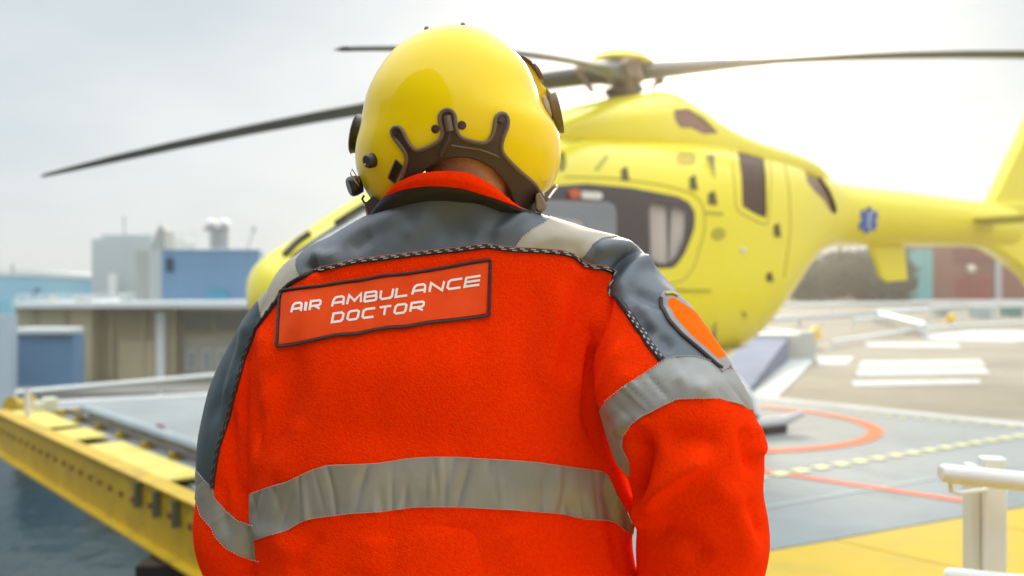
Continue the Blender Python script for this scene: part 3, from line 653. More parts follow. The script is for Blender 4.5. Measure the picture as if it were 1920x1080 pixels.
# tall open-fronted hall roof over and behind the viewer, to the left (mirrored in the helmet)
hg = empty('boat_hall', (-6, -8, 0), 'tall open hall standing behind the viewer at the left', 'building')
M_HALL = mat('hall_dark', (.20, .19, .175), .8, col2=(.26, .25, .23), nscale=.5)
b = MB(); b.prism([(x, y, 6.1) for x, y in ((-.6, -13), (-.6, -5.5), (-1.2, -3.4), (-2.4, -2.0), (-4, -1.2), (-6, -.9), (-12.7, -.9), (-12.7, -13))], (0, 0, .3)); b.build('roof', M_HALL, hg)
b = MB(); b.box((-12.85, -4.6, 1.0), (.3, 17.1, 10.0)); b.build('wall', M_HALL, hg)  # unseen side wall, added and carried forward to darken the figure's left
b = MB(); b.box((-6.6, -13.2, 3), (12, .3, 6.1)); b.build('wall', M_HALL, hg)
#SPLIT
# ================================================================== HELICOPTER
TH = R(31); HC, HS = math.cos(TH), math.sin(TH); HM = Vector((1.02, 8.5, 0))
HMAT = Matrix(((HC, HS, 0, HM.x), (HS, -HC, 0, HM.y), (0, 0, 1, 0), (0, 0, 0, 1)))      # local (aft, left, up) -> world
def hw(s, w, z): return HMAT @ Vector((s, w, z))
heli = empty('helicopter', HM, 'yellow rescue helicopter with four blades standing on the landing deck', 'helicopter')
ST = np.array([ # s, zbot, ztop, halfwidth
 (-3.47, 1.20, 1.34, .06), (-3.43, 1.08, 1.44, .22), (-3.32, .95, 1.55, .38), (-3.1, .80, 1.69, .52), (-2.75, .68, 1.93, .63), (-2.35, .60, 2.16, .71), (-1.9, .56, 2.38, .76), (-1.4, .54, 2.54, .78),
 (-.8, .53, 2.63, .79), (0, .53, 2.68, .79), (.6, .55, 2.70, .785), (1.0, .62, 2.70, .76), (1.4, .80, 2.68, .70), (1.8, 1.10, 2.66, .61), (2.2, 1.45, 2.60, .50), (2.55, 1.66, 2.53, .40), (2.85, 1.74, 2.47, .33), (3.2, 1.765, 2.45, .30), (4.2, 1.79, 2.43, .28), (5.4, 1.81, 2.39, .24), (6.0, 1.80, 2.38, .21), (6.6, 1.85, 2.35, .16)])
def body_rings(ST, sq, nexp, nc=132, ztop_pow=None):
    a = [spline(ST[:, 0], ST[:, k], sq) for k in (1, 2, 3)]; t = np.linspace(0, 2 * np.pi, nc, endpoint=False); out = []
    for i, s in enumerate(sq):
        zb, zt, hwid = a[0][i], a[1][i], a[2][i]; n = nexp(s); zc = zb + (zt - zb) * .5
        cx = np.sign(np.cos(t)) * np.abs(np.cos(t)) ** (2 / n); sz = np.sign(np.sin(t)) * np.abs(np.sin(t)) ** (2 / n)
        out.append(np.stack([np.full(nc, s), hwid * cx, zc + (zt - zb) / 2 * sz], 1))
    return np.array(out)
sq = np.r_[np.linspace(-3.47, -3.2, 12), np.arange(-3.16, 3.0, .035), np.arange(3.0, 6.6, .12)]
nfun = lambda s: float(np.interp(s, [-3.4, -2.6, -1, 1.2, 2.6, 3.2], [2.0, 2.3, 3.0, 3.0, 2.4, 2.05]))
HV, HT = closed_loft(body_rings(ST, sq, nfun))
HV = smooth(HV, HT, 3)
# shallow panel swell along the engine deck
def toworld(V): M_ = np.array(HMAT); return V @ M_[:3, :3].T + M_[:3, 3]
if True:
    fn = vnormals(HV, HT)
    if (fn * (HV - HV.mean(0)))[:, 1].sum() < 0: HT = HT[:, ::-1]
    fn = vnormals(HV, HT)
def sides(fn, name, t, *a, **k):
    w = A['l'][t][:, :, 1].mean(1)
    for m_ in (w >= 0, w < 0):
        if m_.any(): fn(name, WV, t[m_], NN, *a, **k)
def mproj(Vl):                                          # both sides share one outline: fold the far side over
    V2 = Vl.copy(); V2[:, 1] = np.abs(V2[:, 1]); return proj(toworld(V2))
HT = HT[:, ::-1] # mirrored matrix flips orientation once in world
def hnorm(Vl, T): return vnormals(toworld(Vl), T)
V, T = HV, HT; A = {'n': hnorm(V, T), 'l': V.copy()}
WV = toworld(V)
htree = bvh(WV, T)
# outlines traced on the visible left side (pixel positions of the reference view)
O_FRAME = [(930, 330), (1025, 349), (1100, 344), (1185, 352), (1270, 368), (1293, 380), (1304, 400), (1302, 428), (1290, 462), (1277, 490), (1262, 503), (1230, 504), (1080, 500), (900, 500), (820, 470), (850, 350)]
O_PANE1 = [(930, 372), (1140, 378), (1152, 384), (1156, 400), (1156, 478), (1040, 482), (900, 478)]
O_PANE2 = [(1214, 388), (1222, 383), (1280, 393), (1291, 402), (1290, 425), (1278, 462), (1266, 488), (1250, 495), (1224, 492), (1216, 480)]
O_GRILLE = [(1377, 264), (1402, 266), (1424, 274), (1431, 290), (1436, 330), (1438, 411), (1414, 400), (1392, 387), (1390, 330), (1384, 290)]
O_COCK = [(556, 482), (600, 449), (650, 420), (700, 388), (762, 352), (812, 352), (806, 400), (780, 470), (700, 520), (600, 520)]
O_SEAL = [(545, 480), (564, 464), (598, 441), (690, 383), (766, 343), (832, 343), (826, 410), (795, 492), (700, 540), (570, 540), (545, 500)]
O_EXH = [(1507, 312), (1522, 316), (1540, 332), (1556, 356), (1568, 385), (1569, 402), (1558, 398), (1545, 376), (1530, 362), (1514, 342)]
O_OVAL = [(1268, 290), (1274, 286), (1298, 287), (1304, 293), (1303, 306), (1296, 310), (1274, 309), (1268, 304)]
O_SIDE = [(1050, 286), (1058, 284), (1061, 300), (1060, 320), (1050, 324), (1040, 300)]
rest = T
parts_ = []
def hcut(poly, T, V, A, extra=None):
    W_ = toworld(V); q = mproj(V); phi = polyphi(q, poly)
    nl = A['n']; side = np.where(A['l'][:, 1] >= 0, 1, 1)
    if extra is not None: phi = np.maximum(phi, extra(V))
    return cut(V, T, A, phi)
V, A, t_seal, rest = hcut(O_SEAL, rest, V, A); A['l'] = V.copy()
V, A, t_cock, t_seal = hcut(O_COCK, t_seal, V, A)
V, A, t_frame, rest = hcut(O_FRAME, rest, V, A)
V, A, t_p1, t_frame = hcut(O_PANE1, t_frame, V, A)
V, A, t_p2, t_frame = hcut(O_PANE2, t_frame, V, A)
V, A, t_gr, rest = hcut(O_GRILLE, rest, V, A)
V, A, t_ov, rest = hcut(O_OVAL, rest, V, A)
V, A, t_ex, rest = hcut(O_EXH, rest, V, A)
V, A, t_sd, rest = hcut(O_SIDE, rest, V, A)
WV = toworld(V); NN = A['n'] / np.linalg.norm(A['n'], axis=1)[:, None]
sheet('fuselage', WV, rest, NN, M_HELI, heli)
sides(sheet, 'window_surround', t_frame, M_HDARK, heli)
gl = bpy.data.materials.new('tinted_glass'); gl.use_nodes = True; t_ = gl.node_tree; t_.nodes.clear()
def glassmat(name, tint, tr, rough=.03):
    m = bpy.data.materials.new(name); m.use_nodes = True; t_ = m.node_tree; t_.nodes.clear()
    a = t_.nodes.new('ShaderNodeBsdfTransparent'); a.inputs[0].default_value = (*tint, 1); g = t_.nodes.new('ShaderNodeBsdfGlossy'); g.inputs['Roughness'].default_value = rough
    mx = t_.nodes.new('ShaderNodeMixShader'); mx.inputs[0].default_value = 1 - tr; t_.links.new(a.outputs[0], mx.inputs[1]); t_.links.new(g.outputs[0], mx.inputs[2])
    o = t_.nodes.new('ShaderNodeOutputMaterial'); t_.links.new(mx.outputs[0], o.inputs[0]); return m
sides(sheet, 'rear_window_pane', t_p2, glassmat('rear_glass', (.85, .8, .76), .85), heli)
sides(sheet, 'door_window_pane', t_p1, glassmat('door_glass', (.3, .26, .25), .62), heli)
sides(sheet, 'cockpit_glass', t_cock, glassmat('clear_glass', (.9, .93, .94), .86), heli)
sides(sheet, 'cockpit_seal', t_seal, M_DARK, heli)
sides(shell, 'air_intake', t_gr, -.012, M_BROWN, heli, .01)
sides(shell, 'fuel_cap_panel', t_ov, -.006, mat('ochre_panel', (.62, .47, .05), .5), heli, .004)
sides(shell, 'exhaust', t_ex, -.03, mat('exhaust_brown', (.28, .15, .09), .35, metal=.5), heli, .01)
sides(shell, 'access_hatch', t_sd, -.01, mat('hatch_olive', (.30, .26, .04), .5), heli, .01)
# interior: curtains seen through the rear pane, seats, cabin floor
b = MB(); b.add([hw(-3.0, -.55, .75), hw(1.0, -.7, .75), hw(1.0, .7, .75), hw(-3.0, .55, .75)], [(0, 1, 2, 3)]); b.build('cabin_floor', mat('cabin_floor_grey', (.2, .19, .18), .8), heli)
b = MB(); b.add([hw(.5, -.74, .75), hw(.5, .74, .75), hw(.5, .72, 2.5), hw(.5, -.72, 2.5)], [(0, 1, 2, 3)]); b.build('bulkhead', mat('cabin_wall', (.42, .38, .36), .7), heli)
for s0, w0 in ((-2.1, .35), (-2.1, -.35)):
    st_ = MB(); st_.box(hw(s0, w0, 1.05), (.5, .45, .14), HMAT.to_3x3()); st_.box(hw(s0 + .26, w0, 1.42), (.12, .42, .75), HMAT.to_3x3()); st_.build('seat', mat('seat_grey', (.12, .12, .13), .8), heli, bevel=.03)
cur = MB(); 
for k_, (sa, sb, wA) in enumerate(((-.27, -.10, .735), (-.02, .12, .735))):
    P_ = []
    for i in range(9):
        f_ = i / 8; P_.append((sa + (sb - sa) * f_, wA + .02 * math.sin(f_ * 14)))
    vs = [hw(x, w, 2.05) for x, w in P_] + [hw(x * 1 + .05 * (k_ == 0) - .03, w, 1.5) for x, w in P_]; cur.add(vs, [(i, i + 1, i + 10, i + 9) for i in range(8)])
cur.build('curtain', mat('curtain_white', (.88, .86, .84), .9), heli, True)
# cowling over the engines
CW = np.array([(-1.75, 2.42, 2.50, .15), (-1.3, 2.4, 2.66, .36), (-.8, 2.4, 2.85, .47), (-.4, 2.4, 2.99, .50), (.1, 2.4, 3.12, .50), (.36, 2.4, 3.18, .47), (.62, 2.4, 3.11, .46), (.95, 2.4, 2.95, .46), (1.25, 2.4, 2.84, .47), (1.5, 2.4, 2.78, .47), (1.9, 2.4, 2.73, .42), (2.4, 2.35, 2.64, .32), (2.75, 2.3, 2.48, .2)])
CV, CT = closed_loft(body_rings(CW, np.arange(-1.75, 2.75, .04), lambda s: 2.6, 72)); CV = smooth(CV, CT, 3)
cn = hnorm(CV, CT)
if ((toworld(CV) - toworld(CV).mean(0)) * cn).sum() < 0: CT = CT[:, ::-1]; cn = -cn
O_CX = [(1262, 206), (1290, 204), (1318, 220), (1348, 250), (1320, 252), (1296, 240), (1276, 240), (1267, 228)]
CA = {'n': cn}
CVn, CA, c_in, c_out = cut(CV, CT, CA, np.maximum(polyphi(mproj(CV), O_CX), (2.72 - CV[:, 2]) * 300))
cn2 = CA['n'] / np.linalg.norm(CA['n'], axis=1)[:, None]
sheet('engine_cowling', toworld(CVn), c_out, cn2, M_HELI, heli)
CA_l = CVn[:, 1][c_in].mean(1)
for m_ in (CA_l >= 0, CA_l < 0):
    if m_.any(): shell('cowling_vent', toworld(CVn), c_in[m_], cn2, -.02, mat('vent_brown', (.26, .13, .09), .5), heli)
ctree = bvh(toworld(CV), CT)
# fin, ducted tail rotor, stabiliser, hanging fin
def side_prism(name, pts, w0, w1, m, parent=heli, bevel=.02):
    b = MB(); b.prism([hw(s, w0, z) for s, z in pts], hw(0, w1, 0) - hw(0, w0, 0)); return b.build(name, m, parent, bevel=bevel)
side_prism('tail_fin', [(5.78, 2.30), (6.05, 2.62), (6.67, 3.42), (6.95, 3.8), (7.6, 3.8), (7.45, 2.9), (7.3, 2.65), (6.8, 2.4), (6.1, 2.2)], -.08, .08, M_HELI, bevel=.03)
fan = Vector((7.28, 0, 1.93)); duct = MB(); nseg = 40
def dr(a): return .70 + .06 * math.cos(a) 
for i in range(nseg):
    a0, a1 = 2 * math.pi * i / nseg, 2 * math.pi * (i + 1) / nseg
    def pt_(a, r, w): return hw(fan.x + r * math.cos(a), w, fan.z + r * math.sin(a))
    prof = [(.50, .17), (.56, .19), (.68, .15), (.78, .06), (.78, -.06), (.68, -.15), (.56, -.19), (.50, -.17)]
    P0 = [pt_(a0, r, w) for r, w in prof]; P1 = [pt_(a1, r, w) for r, w in prof]; k_ = len(prof)
    duct.add(P0 + P1, [(j, (j + 1) % k_, (j + 1) % k_ + k_, j + k_) for j in range(k_)])
duct.build('fan_duct', M_HELI, heli, True)
side_prism('boom_fairing', [(5.6, 1.85), (5.6, 2.36), (6.7, 2.45), (6.85, 2.2), (6.8, 1.6), (6.85, 1.38), (6.3, 1.62), (5.9, 1.76)], -.12, .12, M_HELI, bevel=.05)
for i in range(10):
    a = 2 * math.pi * i / 10; b = MB(); b.beam(hw(fan.x + .1 * math.cos(a), 0, fan.z + .1 * math.sin(a)), hw(fan.x + .49 * math.cos(a), 0, fan.z + .49 * math.sin(a)), .05, .015, up=hw(1, .5, .3) - hw(0, 0, 0)); b.build('fan_blade', M_BLADE, heli)
b = MB(); b.cyl(hw(fan.x, -.15, fan.z), hw(fan.x, .15, fan.z), .12, n=20); b.build('fan_hub', M_DARK, heli, True)
b = MB(); b.prism([hw(5.15, -1.1, 2.10), hw(5.15, 1.1, 2.10), hw(5.6, 1.1, 2.08), hw(5.6, -1.1, 2.08)], (0, 0, .05)); b.build('stabiliser', mat('stabiliser_olive', (.45, .38, .04), .4), heli, bevel=.015)
for w in (-1.12, 1.12): pass
side_prism('ventral_fin', [(3.5, 1.86), (4.16, 1.86), (4.22, 1.39), (3.86, 1.37), (3.76, 1.42)], -.03, .03, M_HELI, bevel=.02)
# skids
for w, nm in ((1.0, 1), (-1.0, -1)):
    g = MB(); g.tube([hw(-2.55, w, .34), hw(-2.35, w, .17), hw(-2.1, w, .1), hw(-1.5, w, .09), hw(1.05, w, .09), hw(1.32, w, .15)], [.045, .045, .045, .045, .05, .025], 14); sk = g.build('skid', mat('skid_grey', (.5, .5, .5), .6), heli, True)
    g = MB(); g.tube([hw(.72, w, .04), hw(1.06, w, .04)], .06, 14); g.box(hw(.9, w, .03), (.26, .14, .06), HMAT.to_3x3()); g.build('skid_shoe', M_RUBBER, sk, True)
    g = MB(); g.beam(hw(-.9, w, .17), hw(.7, w, .17), .12, .03); g.build('step', M_DARK, sk)
for s0 in (-1.35, .75):
    g = MB(); g.tube([hw(s0, -1.0, .1), hw(s0, -.95, .3), hw(s0, -.75, .46), hw(s0, -.4, .56), hw(s0, .4, .56), hw(s0, .75, .46), hw(s0, .95, .3), hw(s0, 1.0, .1)], .04, 12); g.build('cross_tube', M_WHITE, heli, True)
# rotor: mast, hub, cap, four blades
mast = Vector((HM.x, HM.y, 0))
b = MB(); b.cyl(mast + Vector((0, 0, 2.95)), mast + Vector((0, 0, 3.4)), .07, n=20); b.cyl(mast + Vector((0, 0, 3.04)), mast + Vector((0, 0, 3.10)), .14, .12, n=20); b.build('rotor_mast', M_HUB, heli, True)
b = MB(); b.cyl(mast + Vector((0, 0, 3.24)), mast + Vector((0, 0, 3.40)), .22, .20, n=24); b.cyl(mast + Vector((0, 0, 3.12)), mast + Vector((0, 0, 3.16)), .15, n=24); b.build('rotor_hub', M_HUB, heli, True)
b = MB(); n_ = 28; prof = [(.30, 3.40), (.30, 3.425), (.26, 3.47), (.18, 3.505), (.08, 3.52)]
for j, (r_, z_) in enumerate(prof): pass
rings = [[(mast.x + r_ * math.cos(2 * math.pi * k / n_), mast.y + r_ * math.sin(2 * math.pi * k / n_), z_) for k in range(n_)] for r_, z_ in prof]
b.add([v for r_ in rings for v in r_], [(i * n_ + j, i * n_ + (j + 1) % n_, (i + 1) * n_ + (j + 1) % n_, (i + 1) * n_ + j) for i in range(4) for j in range(n_)] + [tuple(range(4 * n_, 5 * n_)), tuple(range(n_ - 1, -1, -1))]); b.build('hub_cap', M_HELI, heli, True)
def blade(dx, dy, slope, k, twist=8, chord=.30, Rr_=5.15):
    d = Vector((dx, dy, 0)).normalized(); sd = Vector((-d.y, d.x, 0)); rings = []
    rs = [.15, .3, .5, .75, .95, 1.2, 1.6, 2.2, 2.8, 3.4, 4.0, 4.5, 4.9, 5.1, 5.15]
    for r in rs:
        zc = 3.31 + slope * r - k * r * r; ch = float(np.interp(r, [.15, .3, .7, 1.1, 1.6, 4.7, 5.1, 5.15], [.22, .24, .25, .31, chord, chord, chord * .5, chord * .2])); th = float(np.interp(r, [.15, .9, 1.5, 5.15], [.17, .12, .05, .02])); tw = R(np.interp(r, [0, 1, 5.1], [twist, twist, -2]))
        ring = []
        for a in np.linspace(0, 2 * np.pi, 14, endpoint=False):
            u = math.cos(a) * ch / 2; v = math.sin(a) * th / 2 * (1 + .4 * math.cos(a)); ring.append(mast + d * r + sd * (u * math.cos(tw) - v * math.sin(tw)) + Vector((0, 0, zc + u * math.sin(tw) + v * math.cos(tw))))
        rings.append(ring)
    b = MB(); n_ = 14; m_ = len(rings)
    b.add([v for r_ in rings for v in r_], [(i * n_ + j, i * n_ + (j + 1) % n_, (i + 1) * n_ + (j + 1) % n_, (i + 1) * n_ + j) for i in range(m_ - 1) for j in range(n_)] + [tuple(range(n_ - 1, -1, -1)), tuple((m_ - 1) * n_ + j for j in range(n_))])
    o = b.build('rotor_blade', M_BLADE, heli, True)
    p = mast + d * .33; q = mast + d * .42
    b = MB(); b.cyl(mast + d * .30 + sd * .16 + Vector((0, 0, 3.1)), mast + d * .42 + sd * .14 + Vector((0, 0, 3.31 + slope * .42)), .022, n=8); b.sphere(mast + d * .42 + sd * .14 + Vector((0, 0, 3.29)), .05, 8)
    b.build('pitch_link', M_HUB, o, True)
blade(-.993, -.115, -.13, .0138, twist=14)
blade(.993, .115, .13, .0138, twist=6)
blade(-.33, -.944, -.15, .0105, twist=-14)
blade(.33, .944, -.05, .012, twist=8)
# small fittings on the fuselage
def fitting(name, poly, off, m, tree=htree, depth=.02):
    pts = []; nn = None
    for x, y in poly:
        p, n = ray(tree, x, y, off)
        if p is None: return None
        pts.append(p); nn = n
    b = MB(); b.prism(pts, -nn * (off + depth)); return b.build(name, m, heli)
M_LATCH = mat('latch_dark', (.12, .09, .03), .5); M_OLIVE = mat('olive_mark', (.50, .44, .05), .5)
for (x, y, w, h) in ((1172, 326, 7, 13), (1300, 342, 7, 14), (1336, 371, 8, 13), (1457, 431, 6, 13), (1443, 519, 6, 9)):
    fitting('latch', [(x - w, y - h * .6), (x + w * .3, y - h), (x + w, y + h), (x - w, y + h * .9)], .012, M_LATCH)
fitting('placard', [(1324, 396), (1356, 398), (1355, 404), (1323, 402)], .006, M_OLIVE)
fitting('round_cap', [(1347 + 13 * math.cos(a), 438 + 12 * math.sin(a)) for a in np.linspace(0, 6.28, 14, endpoint=False)], .008, M_OLIVE)
fitting('slot_vent', [(1114, 318), (1134, 292), (1142, 294), (1122, 320)], .006, M_OLIVE)
fitting('door_rail', [(1240, 540), (1332, 542), (1332, 547), (1240, 545)], .012, M_OLIVE)
fitting('static_port', [(1388, 464), (1398, 466), (1397, 474), (1388, 472)], .01, M_WHITE)
fitting('static_port', [(1390, 583), (1397, 584), (1400, 596), (1394, 594)], .012, MATS['olive_mark'])
fitting('step_light', [(1411, 664), (1421, 655), (1424, 660), (1414, 670)], .01, M_RUST)
for lst in ([(1058, 331), (1150, 334), (1240, 346), (1300, 362), (1320, 385), (1322, 430), (1300, 505), (1276, 530), (1200, 533)], [(1368, 262), (1376, 330), (1380, 395), (1440, 425), (1446, 330), (1440, 285)], [(1060, 268), (1130, 256), (1210, 252), (1280, 258), (1340, 270)], [(1470, 300), (1480, 360), (1482, 430), (1470, 520)]):
    pts = trace(htree, lst, .0015, 8)
    if len(pts) > 3:
        b = MB(); b.tube(pts, .006, 5); b.build('panel_seam', mat('seam_olive', (.42, .36, .05), .6), heli, True)
pts = trace(htree, [(1062, 365), (1068, 357), (1082, 358), (1088, 365), (1082, 373), (1068, 374)], .0, 3, True)
fitting('emergency_handle', [(1064, 365), (1068, 357), (1080, 357), (1087, 365), (1080, 373), (1068, 374)], .035, mat('handle_red', (.62, .12, .05), .4))
fitting('handle_placard', [(1089, 360), (1124, 362), (1128, 368), (1124, 375), (1088, 373)], .02, mat('placard_white', (.75, .72, .66), .5))
# star of life on the boom
sc0 = loc0 = None
hub_p, hub_n = ray(htree, 1628, 413, .006)
if hub_p:
    right = Vector((HC, HS, 0)); up = hub_n.cross(right).normalized(); up = up if up.z > 0 else -up; right = up.cross(hub_n).normalized(); b = MB(); Rs = .14; right = right * 1.2
    star = empty('x', (0, 0, 0)); bpy.data.objects.remove(star)
    for k in range(3):
        a = R(90 + 60 * k); u = right * math.cos(a) + up * math.sin(a); v = hub_n.cross(u); off = hub_n * (.0012 * k)
        b.prism([hub_p + u * Rs + v * .04 + off, hub_p + u * Rs - v * .04 + off, hub_p - u * Rs - v * .04 + off, hub_p - u * Rs + v * .04 + off], -hub_n * .02)
    so_ = b.build('star_of_life', mat('emblem_blue', (.09, .16, .50), .5), heli)
    b = MB(); b.prism([hub_p + up * .09 + right * .014 + hub_n * .004, hub_p + up * .09 - right * .014 + hub_n * .004, hub_p - up * .09 - right * .008 + hub_n * .004, hub_p - up * .09 + right * .008 + hub_n * .004], hub_n * .002)
    pth = [hub_p + up * (-.08 + .02 * i) + right * (.022 * math.sin(i * 1.5)) + hub_n * .007 for i in range(9)]; b.tube(pth, .005, 5); b.build('staff', mat('emblem_white', (.7, .72, .8), .5), so_)
b = MB(); b.tube(trace(htree, [(535, 480), (556, 458), (582, 440)], .01, 6), .03, 8); b.build('mirror_strip', M_DARK, heli, True)
b = MB(); b.tube(trace(htree, [(628, 420), (655, 402), (685, 384)], .01, 6), .016, 8); b.build('wiper', M_DARK, heli, True)

# ================================================================== PERSON
K = .93
def Pp(px, py, d): d = d * K; return np.array([(px - 960) / F * d, d, H + (540 - py) / F * d])
person = empty('person', (-.08, 1.30, 0), 'person in orange red fleece jacket and yellow flight helmet seen from behind', 'person')
TR = np.array([ # py, L, R, depth centre, half depth
 (360, 795, 905, 1.405, .050), (368, 778, 925, 1.405, .070), (378, 745, 950, 1.41, .092), (390, 722, 978, 1.415, .107), (402, 702, 1005, 1.42, .108), (412, 682, 1036, 1.425, .113), (422, 664, 1068, 1.43, .117), (434, 642, 1112, 1.43, .120), (446, 622, 1160, 1.43, .123), (460, 592, 1190, 1.43, .125), (476, 566, 1205, 1.43, .127), (495, 540, 1212, 1.43, .130), (530, 515, 1205, 1.43, .134), (580, 497, 1178, 1.43, .142), (640, 482, 1160, 1.43, .150), (700, 474, 1158, 1.43, .155), (800, 473, 1168, 1.43, .157), (900, 474, 1187, 1.43, .158), (1000, 481, 1184, 1.43, .160), (1080, 487, 1194, 1.43, .163), (1180, 484, 1200, 1.43, .165), (1260, 484, 1202, 1.43, .165)])
pyq = np.r_[np.arange(360, 500, 4), np.arange(500, 1262, 10)]
tv = [spline(TR[:, 0], TR[:, k], pyq) for k in range(1, 5)]; tt = np.linspace(0, 2 * np.pi, 96, endpoint=False); rings = []
for i, py in enumerate(pyq):
    Lx, Rx, dc_, hd = tv[0][i], tv[1][i], tv[2][i], tv[3][i]; c = Pp((Lx + Rx) / 2, py, dc_); rx = (Rx - Lx) / 2 / F * dc_ * K; n = 2.35
    cx = np.sign(np.cos(tt)) * np.abs(np.cos(tt)) ** (2 / n); sy = np.sign(np.sin(tt)) * np.abs(np.sin(tt)) ** (2 / n)
    rings.append(np.stack([c[0] + rx * cx, c[1] + hd * K * sy, np.full(96, c[2])], 1))
torso = closed_loft(rings)
LAX = np.array([Pp(582, 548, 1.43), Pp(540, 603, 1.44), Pp(498, 685, 1.46), Pp(470, 765, 1.46), Pp(463, 845, 1.46), Pp(464, 930, 1.46), Pp(462, 990, 1.46), Pp(495, 1090, 1.50), Pp(560, 1180, 1.60)]); LR = np.array([.042, .058, .065, .070, .076, .079, .083, .074, .060]) * K
RAX = np.array([Pp(1150, 525, 1.42), Pp(1180, 572, 1.385), Pp(1206, 630, 1.335), Pp(1240, 715, 1.285), Pp(1276, 800, 1.255), Pp(1300, 860, 1.26), Pp(1308, 930, 1.27), Pp(1317, 1020, 1.31), Pp(1300, 1120, 1.38), Pp(1240, 1210, 1.50)]); RR_ = np.array([.062, .068, .080, .094, .101, .097, .090, .094, .084, .064]) * K
larm = limb(LAX, LR, 32); rarm = limb(RAX, RR_, 32)
JV, JT = remesh([torso, larm, rarm], .0036)
n0 = vnormals(JV, JT)
if ((JV - JV.mean(0)) * n0).sum() < 0: JT = JT[:, ::-1]
def axdist(V, ax, rr):
    best = np.full(len(V), 1e9)
    for a, b_, r0, r1 in zip(ax[:-1], ax[1:], rr[:-1], rr[1:]):
        d = b_ - a; t = np.clip(((V - a) @ d) / (d @ d), 0, 1); best = np.minimum(best, np.linalg.norm(V - (a + t[:, None] * d), axis=1) / (r0 + (r1 - r0) * t))
    return best
JV = smooth(JV, JT, 3)
# folds: (polyline px, half-width px, amplitude mm (+ out))
FOLDS = [
 ([(1149, 535), (1128, 600), (1108, 660), (1098, 720), (1103, 790), (1128, 850)], 8, -9), ([(1120, 560), (1098, 620), (1085, 690), (1083, 760)], 15, 4), ([(1168, 640), (1140, 700), (1118, 750), (1112, 800)], 12, 4),
 ([(1102, 500), (1086, 560), (1072, 640), (1060, 720)], 20, -4), ([(1055, 520), (1042, 620), (1030, 740)], 24, 3), ([(1000, 520), (985, 640), (980, 760)], 26, -2.5),
 ([(1135, 850), (1165, 940), (1180, 1010)], 14, 4), ([(1130, 900), (1150, 1000), (1165, 1080)], 13, -4), ([(1060, 930), (1085, 1010), (1110, 1080)], 26, -4),
 ([(478, 640), (474, 720), (482, 800), (492, 850)], 9, -6), ([(500, 610), (496, 700), (505, 780)], 14, 4), ([(520, 700), (505, 790), (490, 840), (480, 900)], 12, 4), ([(560, 650), (540, 760), (520, 860)], 26, -3),
 ([(440, 760), (436, 840), (440, 900), (470, 960)], 9, -4), ([(455, 680), (448, 760), (452, 830)], 9, 3.5), ([(420, 900), (418, 960), (430, 1010)], 10, -3), ([(480, 1000), (520, 1010), (560, 1050)], 24, 3),
 ([(1190, 800), (1210, 850), (1200, 920), (1190, 960)], 17, -11), ([(1200, 960), (1240, 905), (1290, 870), (1340, 850)], 20, 9), ([(1240, 830), (1290, 820), (1350, 840)], 26, -5), ([(1172, 925), (1190, 960), (1200, 990)], 14, 8),
 ([(1215, 990), (1280, 1010), (1330, 1060)], 24, -7), ([(1400, 930), (1412, 970), (1432, 1010)], 16, -6), ([(1330, 900), (1380, 940), (1400, 1000), (1405, 1070)], 26, 5), ([(1395, 800), (1402, 850), (1412, 890)], 14, -6), ([(1420, 790), (1427, 830), (1420, 860)], 10, 6),
 ([(1185, 690), (1160, 740), (1150, 790)], 20, 3), ([(1270, 700), (1300, 730), (1330, 740)], 16, 3), ([(1220, 800), (1180, 790), (1150, 810)], 14, 3),
 ([(1150, 520), (1175, 485), (1205, 462)], 9, -8), ([(1160, 560), (1190, 500), (1225, 490)], 15, 6), ([(1180, 545), (1215, 560), (1255, 580)], 9, -4.5), ([(1190, 580), (1215, 590), (1240, 640)], 11, 4.5), ([(1200, 620), (1228, 622), (1262, 660)], 9, -4.5), ([(1110, 470), (1150, 462), (1190, 466)], 14, 5),
 ([(1118, 500), (1095, 500), (1080, 480)], 9, -4),
 ([(575, 500), (590, 505), (600, 495)], 9, -6), ([(585, 478), (610, 490), (640, 480)], 13, 5), ([(660, 470), (680, 450), (700, 445)], 14, -3), ([(640, 455), (700, 425), (760, 400)], 14, 2.5), ([(820, 440), (860, 430), (890, 450)], 20, -2.5), ([(760, 450), (790, 420), (800, 395)], 16, 2.5), ([(920, 440), (960, 420), (990, 400)], 14, 3), ([(905, 460), (930, 425), (950, 400)], 14, -2.5), ([(1000, 460), (1040, 445), (1100, 455)], 12, 2),
 ([(640, 690), (760, 700), (900, 680)], 60, 3), ([(600, 800), (760, 830), (900, 820)], 40, -2.5), ([(560, 780), (540, 860), (520, 900)], 20, 3), ([(700, 1000), (690, 1080)], 36, 3), ([(600, 1000), (570, 1040), (550, 1080)], 18, -3.5), ([(860, 980), (870, 1080)], 40, -3), ([(960, 980), (990, 1080)], 36, 3),
 ([(500, 560), (478, 600), (462, 650)], 8, -3), ([(470, 590), (440, 680), (420, 760)], 12, 3), ([(450, 620), (420, 720), (400, 800)], 9, -3), ([(590, 560), (530, 640), (505, 700)], 18, 2.5),
 ([(476, 925), (474, 960), (484, 1010)], 7, 3)]
